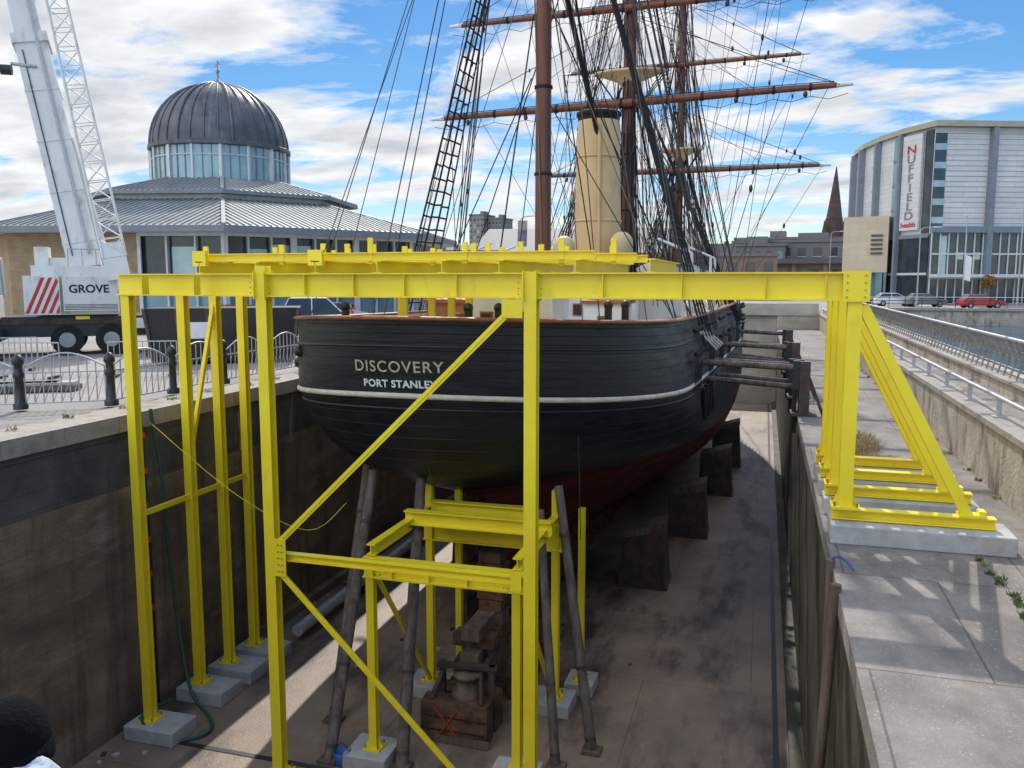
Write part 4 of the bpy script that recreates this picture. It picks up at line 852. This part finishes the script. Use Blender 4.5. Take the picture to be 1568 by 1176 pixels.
def person(name,x,y,rz,coat,trous,h=1.75,z0=0,hood=False,stride=.18):
    me=bpy.data.meshes.new('p'); k=h/1.75
    J={'pel':(0,0,.95),'sp':(0,0,1.15),'ch':(0,0,1.35),'nk':(0,.01,1.47),'hd':(0,.02,1.56),
       'lsh':(.17,0,1.40),'lel':(.24,-.04,1.12),'lwr':(.25,.06,.88),'rsh':(-.17,0,1.40),'rel':(-.24,-.02,1.12),'rwr':(-.25,.1,.89),
       'lhip':(.09,0,.9),'lkn':(.10,stride*.6,.50),'lan':(.10,stride*.4,.09),'lto':(.11,stride*.4+.18,.04),'rhip':(-.09,0,.9),'rkn':(-.10,-.02,.5),'ran':(-.10,-stride,.1),'rto':(-.11,-stride+.17,.04)}
    Rr={'pel':.15,'sp':.135,'ch':.16,'nk':.06,'hd':.05,'lsh':.075,'lel':.05,'lwr':.035,'lhip':.1,'lkn':.065,'lan':.045,'lto':.04}
    ks=list(J); ed=[('pel','sp'),('sp','ch'),('ch','nk'),('nk','hd'),('ch','lsh'),('lsh','lel'),('lel','lwr'),('ch','rsh'),('rsh','rel'),('rel','rwr'),('pel','lhip'),('lhip','lkn'),('lkn','lan'),('lan','lto'),('pel','rhip'),('rhip','rkn'),('rkn','ran'),('ran','rto')]
    me.from_pydata([J[q] for q in ks],[(ks.index(a),ks.index(c)) for a,c in ed],[]); ob=bpy.data.objects.new('p',me); sc.collection.objects.link(ob)
    ob.modifiers.new('s','SKIN'); md=ob.modifiers.new('ss','SUBSURF'); md.levels=2
    for i,q in enumerate(ks):
        r=Rr.get(q) or Rr.get('l'+q[1:]); me.skin_vertices[0].data[i].radius=(r,r*.8 if q in('ch','sp','pel') else r); me.skin_vertices[0].data[i].use_root=(q=='pel')
    dg=bpy.context.evaluated_depsgraph_get(); em=ob.evaluated_get(dg).to_mesh()
    ca,sa=math.cos(rz),math.sin(rz)
    def P(v): return (x+(v[0]*ca-v[1]*sa)*k,y+(v[0]*sa+v[1]*ca)*k,z0+v[2]*k)
    b=B(); vs=[P(v.co) for v in em.vertices]; gp={}
    for p in em.polygons:
        c=p.center; m=coat if (c.z>.88 and c.z<1.47) else ('skin' if c.z>=1.47 else trous)
        if c.z<.1: m='rope_black'
        gp.setdefault(m,[]).append(tuple(p.vertices))
    for m,fs in gp.items(): b.add(vs,fs,m,True)
    ob.evaluated_get(dg).to_mesh_clear(); bpy.data.objects.remove(ob); bpy.data.meshes.remove(me)
    hc=P((0,.03,1.64)); b.ball(hc,.1*k,'skin',14,sx=.85,sy=1.0,sz=1.25); hb_=P((0,.0,1.675)); b.ball(hb_,.103*k,'hair',14,sx=.92,sy=1.0,sz=1.12)
    b.ball(P((0,.135,1.635)),.018*k,'skin',8); 
    for sd in(-1,1):
        b.ball(P((sd*.088,.02,1.64)),.025*k,'skin',8,sx=.5); b.ball(P((sd*.034,.115,1.665)),.011*k,'rope_black',6)
        w_=J['lwr'] if sd>0 else J['rwr']; b.ball(P((w_[0],w_[1]+.02,w_[2]-.05)),.038*k,'skin',8,sx=.6,sz=1.2)
        for f in range(4): b.tube(P((w_[0],w_[1]-.01+.02*f,w_[2]-.08)),P((w_[0]-sd*.012,w_[1]+.0+.02*f,w_[2]-.155+.008*abs(f-1.5))),.009*k,'skin',r2=.007*k,n=6)
        b.tube(P((w_[0]-sd*.01,w_[1]+.045,w_[2]-.03)),P((w_[0]-sd*.02,w_[1]+.085,w_[2]-.09)),.010*k,'skin',n=6)
    if hood:
        # knitted black hat on the head, pale hood bunched behind the neck
        b.ball(P((0,.0,1.685)),.118*k,'hat_black',32,sx=.98,sy=1.05,sz=1.08,k=14)
        b.rev(P((0,.0,1.62)),[(.112,0),(.126,.01),(.128,.05),(.116,.06)],'hat_black',32)
        c=Vector(P((0,-.085,1.56))); vs=[];nn=36;kk=20
        for j in range(kk+1):
            th=math.pi*j/kk
            for i in range(nn):
                ph=2*math.pi*i/nn; rr=.125*(1+.05*math.sin(3*ph+4*th)+.03*math.sin(7*ph-5*th)); v=Vector((rr*1.12*math.sin(th)*math.cos(ph),rr*.85*math.sin(th)*math.sin(ph),rr*.95*math.cos(th)))
                vs.append((c.x+v.x*ca-v.y*sa,c.y+v.x*sa+v.y*ca,c.z+v.z))
        b.add(vs,[(j*nn+i,(j+1)*nn+i,(j+1)*nn+(i+1)%nn,j*nn+(i+1)%nn) for j in range(kk) for i in range(nn)],'cloth_grey',True)
    b.obj(name)
person('person',28.5,99,1.2,'cloth_dark','cloth_dark'); person('person',29.4,99.2,1.2,'cloth_red','cloth_dark'); person('person',10,98,2,'cloth_grey','cloth_dark'); person('person',-20.5,40,2,'orange_red','cloth_dark'); person('person',-24,31,1,'orange_red','cloth_dark')
person('person',-2.03,1.77,.87,'cloth_grey','cloth_dark',h=1.76,hood=True,stride=.05)
def tree(x,y,h,r,m):
    b=B(); b.tube((x,y,0),(x,y,h*.5),.10*h/5,'old_timber',r2=.05*h/5); tips=[]
    for i in range(9):
        a=random.random()*6.28; e=random.uniform(.3,1.2); s0=h*random.uniform(.3,.5); q=Vector((x+math.cos(a)*r*.7*math.cos(e),y+math.sin(a)*r*.7*math.cos(e),s0+h*.4*math.sin(e)+.3)); b.tube((x,y,s0),q,.04*h/5,'old_timber',r2=.015); tips.append(q)
    for q in tips:
        for k in range(60):
            c=q+Vector((random.gauss(0,r*.22),random.gauss(0,r*.22),random.gauss(0,h*.08))); s_=random.uniform(.06,.15)
            d1=Vector((random.gauss(0,1),random.gauss(0,1),random.gauss(0,1))).normalized()*s_; d2=Vector((random.gauss(0,1),random.gauss(0,1),random.gauss(0,1))).normalized()*s_
            b.add([c-d1,c+d2,c+d1,c-d2],[(0,1,2,3)],m)
    b.obj('small_tree')
tree(24.2,108,3.6,1.0,'leaf_autumn'); tree(-58,55,6,2.5,'leaf'); tree(-52,50,5,2,'leaf')
b=B(); x=XQ
while x<60: b.tube((x,92.2,.25),(x,92.2,1.3),.03,'black_metal',n=5); x+=1.5
for z in(.6,.95,1.3): b.tube((XQ,92.2,z),(60,92.2,z),.03,'frame_white' if z>1 else 'black_metal',n=5)
b.obj('quay_fence')
# ---------------------------------------------------------------- world, sun, camera
wd=bpy.data.worlds.new('World'); sc.world=wd; wd.use_nodes=True; nt=wd.node_tree; N=nt.nodes; L=nt.links; bg=N['Background']
sund=Vector((-.20,.74,.67)).normalized(); el=math.asin(sund.z); az=math.atan2(sund.x,sund.y)
def math_(op,a,b_=None,c_=None):
    m=N.new('ShaderNodeMath'); m.operation=op
    for i,v in enumerate((a,b_,c_)):
        if v is None: continue
        if isinstance(v,(int,float)): m.inputs[i].default_value=v
        else: L.new(v,m.inputs[i])
    return m.outputs[0]
sky=N.new('ShaderNodeTexSky'); sky.sky_type='NISHITA'; sky.sun_disc=False; sky.sun_elevation=el; sky.sun_rotation=az; sky.air_density=1.0; sky.dust_density=.1; sky.ozone_density=4.0
hs=N.new('ShaderNodeHueSaturation'); hs.inputs['Saturation'].default_value=1.35; hs.inputs['Value'].default_value=.78; L.new(sky.outputs[0],hs.inputs['Color'])
tc=N.new('ShaderNodeTexCoord'); sp=N.new('ShaderNodeSeparateXYZ'); L.new(tc.outputs['Generated'],sp.inputs[0])
zc=math_('MAXIMUM',sp.outputs[2],0.0); ad=math_('ADD',zc,.13)
cb=N.new('ShaderNodeCombineXYZ'); L.new(math_('DIVIDE',sp.outputs[0],ad),cb.inputs[0]); L.new(math_('DIVIDE',sp.outputs[1],ad),cb.inputs[1])
mp=N.new('ShaderNodeMapping'); mp.inputs['Rotation'].default_value=(0,0,.55); mp.inputs['Scale'].default_value=(.85,1.3,1); mp.inputs['Location'].default_value=(7.4,2.2,0); L.new(cb.outputs[0],mp.inputs[0])
n1=N.new('ShaderNodeTexNoise'); n1.inputs['Scale'].default_value=1.35; n1.inputs['Detail'].default_value=11; n1.inputs['Roughness'].default_value=.60; n1.inputs['Distortion'].default_value=.3; L.new(mp.outputs[0],n1.inputs['Vector'])
bias=math_('ADD',math_('MULTIPLY',sp.outputs[0],-.10),.0)
nn=math_('ADD',n1.outputs['Fac'],bias)
r1=N.new('ShaderNodeValToRGB'); r1.color_ramp.elements[0].position=.465; r1.color_ramp.elements[1].position=.56; r1.color_ramp.elements[0].color=(.05,.05,.05,1); r1.color_ramp.elements[1].color=(1,1,1,1); L.new(nn,r1.inputs['Fac'])
# cloud shading: bright rims, greyer thick cores
r2=N.new('ShaderNodeValToRGB'); r2.color_ramp.elements[0].position=.52; r2.color_ramp.elements[1].position=.74; r2.color_ramp.elements[0].color=(7.6,7.65,7.7,1); r2.color_ramp.elements[1].color=(4.3,4.6,5.1,1)
n2=N.new('ShaderNodeTexNoise'); n2.inputs['Scale'].default_value=3.2; n2.inputs['Detail'].default_value=8; L.new(mp.outputs[0],n2.inputs['Vector'])
L.new(math_('ADD',math_('MULTIPLY',nn,.6),math_('MULTIPLY',n2.outputs['Fac'],.5)),r2.inputs['Fac'])
mx=N.new('ShaderNodeMixRGB'); L.new(r1.outputs[0],mx.inputs[0]); L.new(hs.outputs[0],mx.inputs[1]); L.new(r2.outputs[0],mx.inputs[2])
# unseen sky overhead and behind the viewer scaled up as added fill light
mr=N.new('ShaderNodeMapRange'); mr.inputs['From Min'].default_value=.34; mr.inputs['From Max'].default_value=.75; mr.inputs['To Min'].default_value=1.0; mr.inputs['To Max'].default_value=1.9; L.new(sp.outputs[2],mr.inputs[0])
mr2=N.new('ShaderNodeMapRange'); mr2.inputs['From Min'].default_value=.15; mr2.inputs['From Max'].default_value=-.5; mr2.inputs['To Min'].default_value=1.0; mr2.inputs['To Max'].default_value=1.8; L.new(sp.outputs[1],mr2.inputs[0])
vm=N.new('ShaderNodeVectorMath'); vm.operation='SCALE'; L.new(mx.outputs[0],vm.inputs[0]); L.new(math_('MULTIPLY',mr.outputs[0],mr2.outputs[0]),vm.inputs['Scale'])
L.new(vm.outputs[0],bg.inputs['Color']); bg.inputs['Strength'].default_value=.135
sl=bpy.data.lights.new('sun','SUN'); sl.energy=4.0; sl.angle=R(.6); sl.color=(1,.95,.87); so=bpy.data.objects.new('sun',sl); sc.collection.objects.link(so); so.rotation_euler=sund.to_track_quat('Z','Y').to_euler(); so.location=(-20,60,60)
cd=bpy.data.cameras.new('camera'); cd.lens=29.85; cd.sensor_width=36; cd.clip_end=9000; cam=bpy.data.objects.new('camera',cd); sc.collection.objects.link(cam); cam.location=(0,0,ZC); cam.rotation_euler=(R(83),0,R(16.5)); sc.camera=cam
sc.view_settings.view_transform='Standard'; sc.view_settings.look='None'; sc.view_settings.exposure=0
